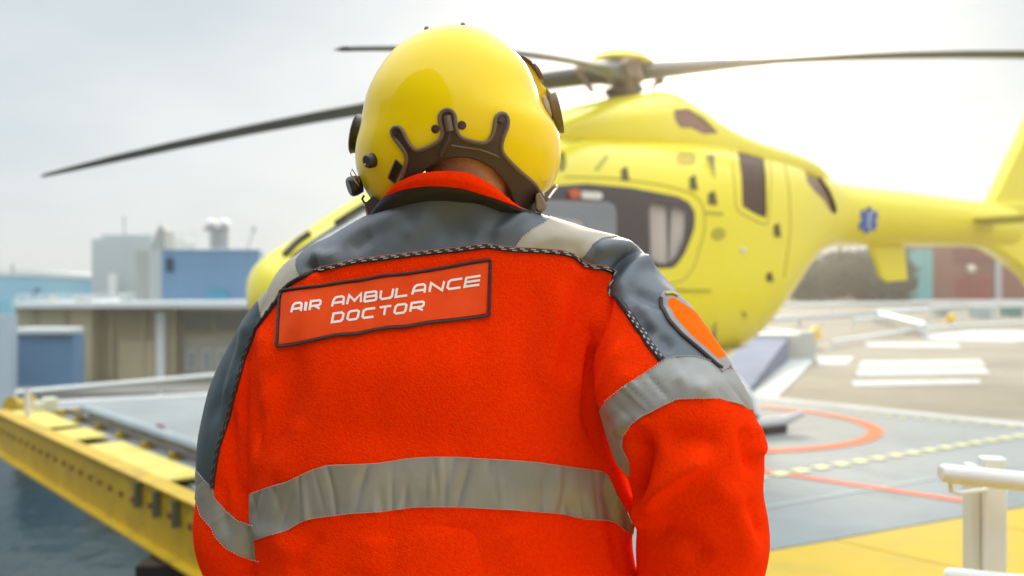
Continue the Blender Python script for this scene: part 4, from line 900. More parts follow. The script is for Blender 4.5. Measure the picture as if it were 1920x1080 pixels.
def apply_folds(V, T, folds, it=3):
    n = vnormals(V, T); q = proj(V); view = np.array([0, 0, H]) - V; view /= np.linalg.norm(view, axis=1)[:, None]; w = np.clip((n * view).sum(1) / .35, 0, 1); disp = np.zeros(len(V))
    for poly, hw_, amp in folds:
        P_ = smoothpoly(resample(poly, 6), 3); P_ = np.array(P_); lo = P_.min(0) - 3 * hw_; hi = P_.max(0) + 3 * hw_
        m_ = (q[:, 0] > lo[0]) & (q[:, 0] < hi[0]) & (q[:, 1] > lo[1]) & (q[:, 1] < hi[1]) & (w > 0)
        if not m_.any(): continue
        Qm = q[m_]; D2 = ((Qm[:, None, :] - P_[None]) ** 2).sum(2); k = D2.argmin(1); f = k / (len(P_) - 1); fade = np.clip(np.minimum(f, 1 - f) * 5 + .15, 0, 1)
        disp[m_] += amp * .0021 * np.exp(-D2.min(1) / (2 * (hw_ * .7) ** 2)) * fade
    # soft random undulation
    rg = np.random.default_rng(8)
    for _ in range(16):
        k = rg.normal(size=3) * np.array([22, 22, 13]); disp += .0006 * np.sin(V @ k + rg.uniform(0, 6.28))
    for _ in range(14):
        k = rg.normal(size=3) * np.array([60, 60, 40]); disp += .00022 * np.sin(V @ k + rg.uniform(0, 6.28))
    V = V + n * (disp * np.maximum(w, .3))[:, None]
    return smooth(V, T, it)
JV = apply_folds(JV, JT, FOLDS, 3)
jtree = bvh(JV, JT)
JN = vnormals(JV, JT)
sl_ = np.minimum(axdist(JV, RAX[1:], RR_[1:]), 9); sll = axdist(JV, LAX[1:], LR[1:])
A = {'n': JN, 'r': sl_, 'l': sll}
PIPE = [(398, 915), (400, 896), (403, 876), (410, 837), (424, 795), (438, 746), (447, 709), (458, 668), (481, 616), (503, 587), (525, 557), (540, 535), (562, 522), (596, 507), (633, 498), (677, 490), (721, 485), (766, 479), (810, 474), (855, 470), (899, 464), (918, 463), (959, 469), (1017, 471), (1056, 475), (1079, 482), (1099, 497), (1118, 502), (1138, 504), (1151, 512), (1153, 526), (1143, 541), (1142, 547), (1161, 563), (1181, 590), (1200, 621), (1219, 648), (1241, 676)]
YOKE = PIPE + [(1270, 671), (1301, 671), (1332, 679), (1352, 691), (1500, 690), (1500, 250), (200, 250), (200, 800), (372, 884), (382, 896)]
BEIR = [(965, 466), (978, 446), (998, 431), (1021, 419), (1044, 395), (1110, 380), (1190, 420), (1165, 444), (1130, 448), (1111, 460), (1092, 484), (1079, 478), (1056, 471), (1017, 467)]
BEIL = [(557, 487), (555, 500), (559, 512), (566, 521), (540, 537), (525, 558), (503, 588), (495, 598), (488, 579), (484, 561), (470, 530), (520, 460), (570, 470)]
SB = [(1100, 795), (1109, 790), (1118, 777), (1138, 753), (1169, 726), (1200, 707), (1231, 687), (1243, 676), (1270, 670), (1301, 670), (1332, 679), (1352, 691), (1420, 700), (1470, 790), (1418, 773), (1387, 759), (1348, 747), (1309, 746), (1270, 749), (1243, 761), (1207, 780), (1182, 797), (1168, 816), (1167, 841), (1180, 868), (1182, 895), (1154, 865), (1130, 838), (1111, 812), (1095, 800)]
TB = [(440, 935), (475, 925), (505, 913), (540, 902), (586, 881), (614, 872), (674, 870), (713, 868), (762, 860), (808, 857), (860, 857), (960, 863), (1010, 867), (1071, 876), (1127, 883), (1140, 891), (1156, 925), (1178, 963), (1187, 983), (1188, 1004), (1177, 997), (1152, 977), (1099, 972), (1043, 962), (960, 955), (860, 950), (780, 950), (713, 959), (657, 962), (586, 971), (565, 978), (540, 994), (509, 1003), (484, 1011), (440, 1025)]
LB = [(340, 850), (373, 884), (382, 896), (399, 913), (403, 934), (424, 957), (446, 976), (478, 986), (487, 990), (488, 1052), (484, 1051), (449, 1041), (424, 1027), (405, 1006), (398, 989), (379, 967), (372, 943), (340, 900)]
q_ = lambda V: proj(V)
V, T = JV, JT
def jcut(poly, V, T, A, lab=None):
    phi = polyphi(proj(V), poly)
    if lab == 'r': phi = np.maximum(phi, (A['r'] - 1.14) * 60)
    if lab == 't': phi = np.maximum(phi, (1.10 - np.minimum(A['r'], A['l'])) * 60)
    if lab == 'l': phi = np.maximum(phi, (A['l'] - 1.14) * 60)
    return cut(V, T, A, phi)
V, A, t_yoke, rest = jcut(YOKE, V, T, A)
V, A, t_br, t_yoke = jcut(BEIR, V, t_yoke, A); V, A, t_bl, t_yoke = jcut(BEIL, V, t_yoke, A)
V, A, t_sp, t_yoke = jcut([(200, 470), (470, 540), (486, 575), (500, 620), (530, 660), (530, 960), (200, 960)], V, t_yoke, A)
V, A, t_sb, rest = jcut(SB, V, rest, A, 'r')
V, A, t_lb, rest = jcut(LB, V, rest, A, 'l')
V, A, t_tb, rest = jcut(TB, V, rest, A, 't')
NN = A['n'] / np.linalg.norm(A['n'], axis=1)[:, None]
jk = sheet('jacket', V, rest, NN, M_FLEECE, person)
fl = np.vstack([t_yoke, t_sp, t_br, t_bl, t_sb, t_lb, t_tb])
sheet('jacket_lining', V - NN * .007, fl, NN, M_FLEECE, jk)
shell('shoulder_yoke', V, t_yoke, NN, .0012, M_GREY, jk, .003)
shell('sleeve_panel', V, t_sp, NN, .0012, mat('grey_ripstop_shaded', (.045, .072, .088), .55, col2=(.06, .088, .105), nscale=14, bump=.25, bscale=900, bdist=.0008), jk, .003)  # yoke's grey cloth again, the left sleeve's shade put into its colour
shell('shoulder_patch', V, t_br, NN, .002, M_BEIGE, jk, .003); shell('shoulder_patch', V, t_bl, NN, .002, M_BEIGE, jk, .003)
# tapes get their own fine crinkles across
def crinkle(V, T, N_, seed, amp, axis, spacing):
    u = np.unique(T); r = np.random.default_rng(seed); V2 = V.copy(); c = proj(V[u]); s = c[:, 0] * axis[0] + c[:, 1] * axis[1]; tq = -c[:, 0] * axis[1] + c[:, 1] * axis[0]; d = np.zeros(len(u)); lo, hi = s.min(), s.max(); x = lo
    while x < hi:
        x += r.uniform(.5, 1.6) * spacing; w_ = r.uniform(2.5, 7); sl_ = r.uniform(-.35, .35); tm = r.uniform(tq.min(), tq.max()); tw = r.uniform(20, 70)
        d += r.choice([-1, -1, 1]) * r.uniform(.4, 1) * amp * np.exp(-((s - x - sl_ * (tq - tm)) / w_) ** 2) * np.exp(-((tq - tm) / tw) ** 2)
    V2[u] += N_[u] * d[:, None]; return V2
def tape(name, t, seed, amp, axis, sp):
    V2 = crinkle(V, t, NN, seed, amp, axis, sp); n2 = vnormals(V2, t); n2 = np.where(np.linalg.norm(n2, axis=1)[:, None] > .5, n2, NN)
    return shell(name, V2, t, n2, .0018, M_BAND, jk, .005)
tape('reflective_band', t_tb, 3, .0042, (1, 0), 17); tape('sleeve_band', t_sb, 5, .0034, (.86, -.5), 18); tape('sleeve_band', t_lb, 6, .0016, (.7, .7), 20)
# piping, stitches
def strip(tree, poly, r, name, m, parent, off=.001, step=4, closed=False, n=8):
    pts = trace(tree, poly, off, step, closed)
    b = MB(); b.tube(pts, r, n, closed=closed); return b.build(name, m, parent, True)
yk = [o for o in bpy.data.objects if o.name == 'shoulder_yoke'][0]
sp1 = PIPE[:-5]; 
strip(jtree, PIPE[:34], .0034, 'piping', M_BLACK, jk, .0008); strip(jtree, PIPE[33:], .0048, 'piping', M_BLACK, jk, .0008)
def dashes(tree, poly, dash, gap, r, name, m, off, rows=(0,), stop=None, ofs=0):
    pts = smoothpoly(resample(poly, 1.0), 4); b = MB(); per = dash + gap; n = len(pts); 
    for ri, sh in enumerate(rows):
        i = int(ri * ofs)
        while i + dash < n:
            seg = []
            for j in (i, i + dash // 2, i + dash):
                a = pts[max(j - 2, 0)]; c = pts[min(j + 2, n - 1)]; dx, dy = c[0] - a[0], c[1] - a[1]; l = math.hypot(dx, dy) or 1
                p, _ = ray(tree, pts[j][0] - dy / l * sh, pts[j][1] + dx / l * sh, off)
                if p is not None: seg.append(p)
            if len(seg) == 3 and (seg[2] - seg[0]).length < .05: b.tube(seg, r, 5)
            i += per
    o = b.build(name, m, jk, True) if b.v else None
    if o: o['kind'] = 'stuff'
    return o
M_THR = mat('pale_thread', (.55, .5, .45), .7); M_WTH = mat('grey_thread', (.45, .46, .45), .7)
dashes(jtree, PIPE[13:34], 9, 11, .0007, 'piping_thread', M_WTH, .0042, (-1.6, 1.6), ofs=5); dashes(jtree, PIPE[:12], 6, 12, .0006, 'piping_thread', mat('dim_thread', (.14, .15, .15), .7), .0042, (-1.2, 1.2), ofs=5); dashes(jtree, PIPE[34:], 5, 7, .0010, 'piping_thread', M_WTH, .0054, (-2.2, 2.2), ofs=4)
for pl in (TB[1:17], TB[20:33], SB[3:13], SB[14:24], LB[1:8], LB[9:17], BEIR[:5], BEIR[7:10], BEIL[:4], BEIL[6:9]):
    pl = list(pl); c = np.mean(pl, 0)
    dashes(jtree, pl, 2, 3, .0006, 'seam_stitching', M_THR, .0032, (0,))
strip(jtree, [(x, y - 5) for x, y in PIPE[12:30]], .0006, 'yoke_seam', mat('coral_thread', (.5, .16, .1), .7), jk, .0022)
# name patch with lettering
ptop = [(527, 546), (560, 541), (600, 537), (640, 530), (680, 525), (720, 517), (760, 514), (800, 508), (840, 501), (880, 493), (920, 487)]
pbot = [(520, 650), (560, 645), (600, 636), (630, 629), (670, 627), (700, 620), (730, 615), (760, 614), (800, 606), (850, 601), (918, 592)]
nu, nv = 90, 22; PV = []; PN = []
for j in range(nv + 1):
    for i in range(nu + 1):
        u, v = i / nu, j / nv
        a = np.array([np.interp(u * 10, range(11), [p[k] for p in ptop]) for k in (0, 1)]); c = np.array([np.interp(u * 10, range(11), [p[k] for p in pbot]) for k in (0, 1)])
        x, y = a * (1 - v) + c * v; p, n = ray(jtree, x, y, .0016); PV.append(p); PN.append(n)
PV = np.array(PV); PT = tris(grid_faces(nv + 1, nu + 1, False))
PV = smooth(PV, PT, 6); pn_ = vnormals(PV, PT)
if (pn_[:, 1]).mean() > 0: PT = PT[:, ::-1]; pn_ = -pn_
ptree = bvh(PV, PT)
pat = shell('name_patch', PV, PT, pn_, .0006, M_PATCH, jk, .002)
brd = MB(); edge = smoothpoly(resample(ptop + pbot[::-1], 4, True), 1, True); r_ = np.random.default_rng(5); ptsb = []; off_ = 0
for i, (x, y) in enumerate(edge):
    p, n = ray(jtree, x, y, .0026 + .0004 * math.sin(i * .55) + .0003 * math.sin(i * 1.7)); ptsb.append(p)
brd.tube(ptsb, .0021, 8, closed=True); brd.build('patch_border', M_CORD, jk, True)
GL = {'A': [[(0, 0), (.06, .55), (.12, .82), (.28, 1), (.82, 1), (.97, .85), (1, .5), (1, 0)], [(.04, .36), (1, .36)]],
 'I': [[(.45, 0), (.55, 1)]], 'R': [[(0, 0), (.04, 1), (.88, 1), (1, .86), (1, .56), (.88, .42), (.02, .42)], [(.45, .42), (1, 0)]],
 'M': [[(0, 0), (.08, 1), (.52, .28), (.95, 1), (1, 0)]], 'B': [[(0, 0), (.04, 1), (.86, 1), (.96, .9), (.96, .62), (.86, .52), (.03, .52)], [(.86, .52), (1, .42), (1, .1), (.88, 0), (0, 0)]],
 'U': [[(0, 1), (0, .2), (.15, 0), (.82, 0), (.96, .18), (1, 1)]], 'L': [[(.03, 1), (0, 0), (1, 0)]], 'N': [[(0, 0), (.04, 1), (.92, 0), (1, 1)]],
 'C': [[(1, 1), (.24, 1), (.06, .84), (.02, .2), (.16, 0), (.95, 0)]], 'E': [[(1, 1), (.04, 1), (0, 0), (1, 0)], [(.02, .5), (1, .5)]],
 'D': [[(0, 0), (.06, 1), (.82, 1), (1, .82), (.97, .2), (.82, 0), (0, 0)]], 'O': [[(.2, 0), (.02, .2), (.06, .82), (.22, 1), (.84, 1), (.99, .84), (.96, .2), (.82, 0), (.2, 0)]], 'T': [[(0, 1), (1, 1)], [(.5, 1), (.48, 0)]]}
txt = MB()
def glyph(ch, x0, x1, base, hgt=20, lw=4.3):
    wd = x1 - x0 - lw
    for pl in GL[ch]:
        closed = pl[0] == pl[-1] and len(pl) > 3
        q = []
        for u, v in pl:
            x = x0 + lw / 2 + u * wd + v * 2.2; y = base(x) - lw / 2 - v * (hgt - lw); q.append((x, y))
        w_ = lw * (1.2 if ch == 'I' else 1)
        if closed: q = q[:-1]
        n = len(q); Lq = []; Rq = []
        for i in range(n):
            a = q[i - 1] if (i > 0 or closed) else None; c = q[(i + 1) % n] if (i < n - 1 or closed) else None; p = q[i]
            def un(a, b_): d = math.hypot(b_[0] - a[0], b_[1] - a[1]) or 1; return ((b_[0] - a[0]) / d, (b_[1] - a[1]) / d)
            d1 = un(a, p) if a else un(p, c); d2 = un(p, c) if c else un(a, p); n1 = (-d1[1], d1[0]); n2 = (-d2[1], d2[0]); mx_, my = n1[0] + n2[0], n1[1] + n2[1]; l = math.hypot(mx_, my) or 1; mx_ /= l; my /= l; k = min(1 / max(mx_ * n1[0] + my * n1[1], .45), 1.9) * w_ / 2
            Lq.append((p[0] + mx_ * k, p[1] + my * k)); Rq.append((p[0] - mx_ * k, p[1] - my * k))
        for i in range(n if closed else n - 1):
            i2 = (i + 1) % n; seg = max(1, int(math.hypot(q[i2][0] - q[i][0], q[i2][1] - q[i][1]) / 4)); vs = []
            for s in range(seg + 1):
                t_ = s / seg
                for S_ in (Lq, Rq):
                    x = S_[i][0] * (1 - t_) + S_[i2][0] * t_; y = S_[i][1] * (1 - t_) + S_[i2][1] * t_; p, _ = ray(ptree, x, y, .0011); vs.append(p)
            if all(v is not None for v in vs): txt.add(vs, [(2 * s, 2 * s + 1, 2 * s + 3, 2 * s + 2) for s in range(seg)])
b1 = lambda x: 588.5 - .135 * (x - 545); b2 = lambda x: 577.5 - .1495 * (x - 621); b3 = lambda x: 607 - .135 * (x - 620)
for ch, a, c in (('A', 545, 567), ('I', 569.8, 575.6), ('R', 578.6, 602)): glyph(ch, a, c, b1)
for ch, a, c in (('A', 620.7, 646), ('M', 649, 679), ('B', 681, 707.5), ('U', 711, 738), ('L', 740, 766), ('A', 771, 798), ('N', 803, 833), ('C', 836, 867), ('E', 869, 901)): glyph(ch, a, c, b2, 20.5)
for ch, a, c in (('D', 620.4, 645), ('O', 649, 674), ('C', 677, 704), ('T', 708, 734), ('O', 737, 763), ('R', 767, 795)): glyph(ch, a, c, b3, 20)
lt = txt.build('lettering', M_PRINT, jk)
# sleeve emblem
EM = [(1239, 556), (1244, 549), (1252, 548), (1270, 556), (1400, 660), (1352, 700), (1344, 688), (1309, 657), (1278, 630), (1254, 603), (1242, 578)]
EO = [(1253, 566), (1256, 561), (1262, 561), (1284, 576), (1400, 650), (1345, 676), (1324, 657), (1293, 630), (1266, 599), (1254, 577)]
lim = lambda V: (A0['r'] - 9)
A0 = {'n': JN, 'r': sl_, 'y': JV.copy()}
Ve, Ae, te, _ = cut(JV, JT, A0, np.maximum(polyphi(proj(JV), EM), (JV[:, 1] - 1.36 * K) * 900)); Ne = Ae['n'] / np.linalg.norm(Ae['n'], axis=1)[:, None]
if len(te):
    Ve2, Ae2, to, tr_ = cut(Ve, te, Ae, polyphi(proj(Ve), EO)); Ne2 = Ae2['n'] / np.linalg.norm(Ae2['n'], axis=1)[:, None]
    shell('sleeve_badge', Ve2, tr_, Ne2, .0032, mat('badge_silver', (.26, .235, .235), .5), jk, .005); shell('badge_centre', Ve2, to, Ne2, .0034, mat('badge_orange', (.92, .13, .003), .9, spec=.05), jk, .004)
    strip(jtree, [(1239, 560), (1241, 577), (1254, 603), (1278, 630), (1309, 657), (1344, 688), (1351, 692)], .0028, 'badge_border', M_CORD, jk, .003)
    strip(jtree, [(1247, 556), (1254, 553), (1262, 556), (1268, 560)], .0018, 'badge_thread', mat('thread_yellow', (.6, .55, .1), .7), jk, .005)
# collar
def collar_ring(pts, c, rx, dcn, hd, front, n=96):
    pts = np.array(pts, float); out = []
    for a in np.linspace(0, 2 * np.pi, n, endpoint=False):
        px = c + rx * math.cos(a); back = math.sin(a); d = dcn - hd * back
        yb = float(spline(pts[:, 0], pts[:, 1], [px])[0]); 
        py = yb if back >= 0 else yb + (front - yb) * (-back) ** .7
        out.append(Pp(px, py, d))
    return np.array(out)
C_TOP = [(718, 376), (736, 353), (766, 335), (795, 326), (840, 323), (873, 326), (903, 338), (932, 357), (958, 379), (974, 390)]
C_MID = [(708, 392), (716, 377), (736, 363), (766, 353), (810, 348), (855, 351), (903, 364), (958, 384), (978, 394), (1000, 405)]
C_LOW = [(676, 420), (707, 401), (736, 387), (773, 374), (829, 367), (884, 371), (958, 394), (1000, 410), (1022, 420)]
rA = collar_ring(C_TOP, 846, 128, 1.355, .078, 392); rA2 = collar_ring([(x, y + 1) for x, y in C_TOP], 846, 122, 1.355, .072, 394); rM = collar_ring(C_MID, 852, 146, 1.365, .085, 420); rL = collar_ring(C_LOW, 850, 174, 1.40, .100, 450)
rLo = collar_ring([(x, y + 14) for x, y in C_LOW], 850, 176, 1.41, .090, 470)
def lerp_rings(rs, k):
    out = []
    for a, c in zip(rs[:-1], rs[1:]):
        for i in range(k): out.append(a + (c - a) * i / k)
    out.append(rs[-1]); return np.array(out)
def ringsheet(name, rs, m, parent, thick=.003):
    r3 = np.array(rs); V_ = r3.reshape(-1, 3); T_ = tris(grid_faces(len(r3), r3.shape[1])); 
    o = npmesh(name, V_, T_, m, parent, True); md = o.modifiers.new('thickness', 'SOLIDIFY'); md.thickness = thick; md.offset = 0; return o
bulge = rA + (rM - rA) * .5; bulge[:, 1] += (bulge[:, 1] - 1.355 * K) * .05
ringsheet('collar', lerp_rings([(rA2 - rA2.mean(0)) * .94 + rA2.mean(0) + [0, .003, -.006], rA2, rA, bulge, rM], 4), M_FLEECE, jk, .004)
mid2 = rM + (rL - rM) * .5; mid2[:, 1] += (mid2[:, 1] - 1.38 * K) * .05
ringsheet('collar_band', lerp_rings([rM + [0, 0, .002], mid2, rL, rLo], 4), M_BLACK, jk, .004)

# body: one continuous figure (mostly covered by the clothes)
BP = []
def bl(pts, r, n=16): BP.append(limb([Pp(*p) if len(p) == 3 and p[0] > 50 else np.array(p) for p in pts], np.array(r) * 1.0, n, 4))
nk = Pp(878, 372, 1.42)
bl([(862, 540, 1.44), (872, 430, 1.435), (882, 388, 1.43), (884, 335, 1.372), (880, 290, 1.375), (872, 245, 1.42)], [.070, .052, .050, .062, .066, .066], 28)
hc = Pp(866, 232, 1.45)
hv, ht = limb([hc + [0, -.03, .02], hc + [0, .0, .02], hc + [0, .035, .015]], [.080, .088, .078], 28, 6); BP.append((hv, ht))
BP.append(limb([hc + [0, .03, -.04], hc + [0, .06, -.075], hc + [0, .085, -.085]], [.06, .045, .022], 16, 4))      # jaw and chin
BP.append(limb([hc + [0, .09, .0], hc + [0, .112, -.022], hc + [0, .10, -.03]], [.008, .012, .009], 10, 3))            # nose
tc_ = Pp(830, 600, 1.43)
bl([(840, 590, 1.44), (830, 680, 1.43), (830, 850, 1.43), (835, 1000, 1.43), (835, 1150, 1.43)], [.085, .11, .115, .115, .125], 24)
for s in (-1, 1):
    hx = -.1 + s * .095
    BP.append(limb([(hx, 1.33, .86), (hx + s * .02, 1.33, .62), (hx + s * .03, 1.34, .46), (hx + s * .03, 1.31, .28), (hx + s * .03, 1.31, .10)], [.09, .078, .058, .056, .042], 18, 4))
    BP.append(limb([(hx + s * .03, 1.28, .06), (hx + s * .04, 1.40, .05), (hx + s * .05, 1.50, .045)], [.042, .04, .032], 12, 3))
BP.append(limb(np.vstack([LAX[:-1] + [0, .0, 0], [Pp(640, 1200, 1.78)]]), np.array([.045, .048, .046, .044, .042, .04, .042, .036, .028]), 14, 4))
BP.append(limb(np.vstack([RAX[:-1], [Pp(1120, 1240, 1.74)]]), np.array([.045, .05, .05, .048, .046, .045, .042, .038, .034, .028]), 14, 4))
for wr, s in ((Pp(640, 1200, 1.78), 1), (Pp(1120, 1240, 1.74), -1)):
    f_ = np.array([s * .45, .85, -.05]); f_ /= np.linalg.norm(f_); side = np.array([f_[1], -f_[0], 0]) * s
    BP.append(limb([wr, wr + f_ * .045, wr + f_ * .085], [.026, .036, .034], 14, 4)); BP.append(limb([wr + f_ * .03 + side * .015, wr + f_ * .05 - side * .015, wr + f_ * .085 - side * .02], [.028, .03, .026], 12, 3))
    for k, (o_, ln) in enumerate(((.033, .075), (.011, .085), (-.011, .08), (-.032, .062))):
        r0 = wr + f_ * .085 + side * o_; BP.append(limb([r0 - f_ * .02, r0 + f_ * ln * .4, r0 + f_ * ln * .7 + [0, 0, -.018], r0 + f_ * ln * .78 + [0, 0, -.042]], [.0095, .009, .0085, .007], 10, 3))
    BP.append(limb([wr + f_ * .03 + side * .03, wr + f_ * .065 + side * .058, wr + f_ * .10 + side * .055 + [0, 0, -.012]], [.013, .011, .009], 10, 3))
BV, BT = remesh(BP, .0055); bn = vnormals(BV, BT)
if ((BV - BV.mean(0)) * bn).sum() < 0: BT = BT[:, ::-1]
BV = smooth(BV, BT, 3); npmesh('body', BV, BT, M_SKIN, person)
for s in (-1, 1):
    b = MB(); b.sphere(Vector(hc) + Vector((s * .031, .082, .012)), .012, 12); b.build('eye', mat('eye_white', (.7, .7, .68), .2), person, True)
b = MB(); b.tube([Vector(hc) + Vector((x, .105 - abs(x) * .5, -.053)) for x in (-.022, -.01, 0, .01, .022)], .004, 8); b.build('mouth', mat('lips', (.45, .16, .12), .4), person, True)
# short hair at the nape
hr_ = MB(); rg = np.random.default_rng(2); bt_ = bvh(BV, BT)
for _ in range(500):
    x = rg.uniform(800, 960); y = rg.uniform(290, 345) + abs(x - 880) * .12; p, n = ray(bt_, x, y, 0)
    if p is None or rg.random() > .75 - (y - 290) / 50: continue
    q = p + n * .0012 + Vector((rg.normal() * .001, 0, -.0026)); a = Vector((.00022, 0, 0)); hr_.add([p - a, p + a, q], [(0, 1, 2)])
o = hr_.build('nape_hair', mat('hair_dark', (.06, .03, .02), .7), person); o['kind'] = 'stuff'
# trousers and boots (below the frame)
TP = [limb([(-.1, 1.33, .98), (-.1, 1.33, .86)], [.155, .165], 24, 4)]
for s in (-1, 1):
    hx = -.1 + s * .095; TP.append(limb([(hx, 1.33, .86), (hx + s * .02, 1.33, .62), (hx + s * .03, 1.34, .46), (hx + s * .03, 1.31, .28), (hx + s * .03, 1.31, .13)], [.115, .10, .085, .085, .08], 20, 4))
TV, TT = remesh(TP, .008); tn = vnormals(TV, TT)
if ((TV - TV.mean(0)) * tn).sum() < 0: TT = TT[:, ::-1]
npmesh('trousers', smooth(TV, TT, 4), TT, M_FLEECE, person)
for s in (-1, 1):
    hx = -.1 + s * .125; v, t = remesh([limb([(hx, 1.31, .24), (hx, 1.31, .09)], [.06, .058], 16, 3), limb([(hx, 1.275, .055), (hx + s * .01, 1.38, .05), (hx + s * .02, 1.50, .045)], [.05, .05, .043], 14, 4)], .008)
    v = smooth(v, t, 3); v[:, 2] = np.maximum(v[:, 2], .004); npmesh('boot', v, t, M_BLACK, person)

# ---- helmet
HR = np.array([ # py, L, R, back depth, front depth (nominal m)
 (49.6, 866, 872, .012, .012), (53, 818, 905, .050, .052), (60, 793, 922, .074, .075), (68, 778, 934, .090, .092), (81, 756, 952, .106, .11), (105, 730, 977, .124, .128), (130, 713, 994, .137, .14), (146, 704, 1001, .143, .146), (183, 689, 1013, .153, .155), (213, 683, 1026, .158, .16), (246, 678, 1046, .160, .16), (264, 672, 1051, .159, .16), (287, 668, 1053, .156, .158), (316, 669, 1049, .149, .155), (346, 679, 1038, .138, .15), (368, 692, 1020, .128, .145), (392, 708, 1006, .118, .14), (425, 722, 990, .11, .135)])
def drop(py): return py + 12.5 * max(0.0, 1 - (py - 50) / 190) ** .8
u_ = np.sqrt(HR[:, 0] - 49.5); uq = np.linspace(u_[0], u_[-1], 120); hvv = [spline(u_, HR[:, k], uq) for k in range(1, 5)]; t_h = np.linspace(0, 2 * np.pi, 160, endpoint=False); rings = []
HDC = 1.43
for i, u in enumerate(uq):
    py = 49.5 + u * u; Lx, Rx, bd, fd = [h[i] for h in hvv]; c = Pp((Lx + Rx) / 2, drop(py), HDC); rx = (Rx - Lx) / 2 / F * HDC * K; n = 2.12
    cx = np.sign(np.cos(t_h)) * np.abs(np.cos(t_h)) ** (2 / n); sy = np.sign(np.sin(t_h)) * np.abs(np.sin(t_h)) ** (2 / n)
    rings.append(np.stack([c[0] + rx * cx, c[1] + np.where(sy < 0, bd, fd) * K * sy, np.full(160, c[2])], 1))
GV, GT = closed_loft(rings); gn = vnormals(GV, GT)
if ((GV - GV.mean(0)) * gn).sum() < 0: GT = GT[:, ::-1]
wgt = np.ones(len(GV)); GV = smooth(GV, GT, 12, w=wgt); GN = vnormals(GV, GT); gtree = bvh(GV, GT)
OUT = [(748, 360), (753, 340), (759, 316), (764, 300), (763, 290), (756, 278), (747, 266), (740, 258), (735, 249), (737, 241), (744, 237), (752, 239), (758, 248), (763, 260), (770, 272), (780, 282), (792, 280), (806, 274), (822, 265), (829, 256), (831, 246), (826, 232), (824, 219), (829, 209), (839, 205), (850, 210), (854, 220), (854, 234), (857, 248), (864, 258), (878, 263), (895, 267), (910, 268), (919, 261), (924, 250), (927, 236), (928, 224), (932, 215), (940, 212), (949, 216), (952, 227), (950, 240), (943, 256), (939, 272), (940, 284), (947, 294), (958, 306), (975, 322), (993, 337), (1003, 346), (1009, 358), (1016, 366)]
RIM = [(400, 384), (744, 384)] + OUT + [(1037, 349), (1300, 340), (1300, 700), (400, 700)]
INN = [(744, 392), (757, 352), (776, 330), (795, 316), (812, 304), (832, 295), (859, 291), (880, 292), (900, 298), (926, 313), (944, 332), (957, 352), (964, 375), (966, 392), (990, 420), (760, 470)]
TRIM = OUT + [(1022, 380), (1027, 388), (1008, 402), (966, 430), (740, 430), (742, 392)]
back = lambda V: (V[:, 1] - HDC * K) * 1500
face = [(748, 200), (990, 200), (1008, 640), (730, 640)]
phi_rm = np.where(GV[:, 1] < HDC * K, polyphi(proj(GV), RIM), np.minimum(polyphi(proj(GV), RIM), np.maximum(polyphi(proj(GV), face), -(GV[:, 1] - HDC * K - .03) * 2000)))
gA = {'n': GN}
# finer mesh for a crisp outline
def subdiv(V, T, N_):
    e = np.sort(np.vstack([T[:, [0, 1]], T[:, [1, 2]], T[:, [2, 0]]]), 1); u, inv = np.unique(e, axis=0, return_inverse=True); inv = inv.ravel(); m_ = len(T)
    mid = (V[u[:, 0]] + V[u[:, 1]]) / 2; nm = N_[u[:, 0]] + N_[u[:, 1]]; nm /= np.linalg.norm(nm, axis=1)[:, None]; b0 = len(V)
    a, b_, c = b0 + inv[:m_], b0 + inv[m_:2 * m_], b0 + inv[2 * m_:]
    T2 = np.vstack([np.stack([T[:, 0], a, c], 1), np.stack([a, T[:, 1], b_], 1), np.stack([c, b_, T[:, 2]], 1), np.stack([a, b_, c], 1)]); return np.vstack([V, mid]), T2, np.vstack([N_, nm])
SV, STt, SN = subdiv(GV, GT, GN)
q = proj(SV); isb = SV[:, 1] < HDC * K
pr = polyphi(q, RIM); pf = np.maximum(polyphi(q, face), -(SV[:, 1] - HDC * K - .03) * 2000)
ph = np.where(isb, pr, np.minimum(np.maximum(pr, polyphi(q, [(400, 384), (1300, 384), (1300, 700), (400, 700)]) if False else pr), pf))
V1, A1_, g_in, g_out = cut(SV, STt, {'n': SN}, ph)
n1_ = A1_['n'] / np.linalg.norm(A1_['n'], axis=1)[:, None]
hel = sheet('helmet', V1, g_out, n1_, M_HELM, person)
V2, A2_, tr_in, _ = cut(SV, STt, {'n': SN}, np.maximum(polyphi(q, TRIM), (SV[:, 1] - HDC * K) * 1500))
V2, A2_, op, tr2 = cut(V2, tr_in, A2_, polyphi(proj(V2), INN)); n2_ = A2_['n'] / np.linalg.norm(A2_['n'], axis=1)[:, None]
trim = shell('edge_trim', V2, tr2, n2_, .0022, M_RUBBER, hel, .012)
bd = MB(); bd.tube(trace(gtree, OUT, .0022, 3, sm=3), .0028, 8); bd.build('trim_bead', M_BEAD, trim, True)
bd = MB(); bd.tube(trace(gtree, INN[1:13], -.001, 3, sm=3), .0035, 8); bd.build('inner_bead', M_RUBBER, trim, True)
bd = MB(); bd.tube(trace(gtree, [(846, 272), (872, 276), (900, 280), (926, 290), (934, 294)], .0026, 3), .0012, 6); bd.build('trim_ridge', M_BEAD, trim, True)
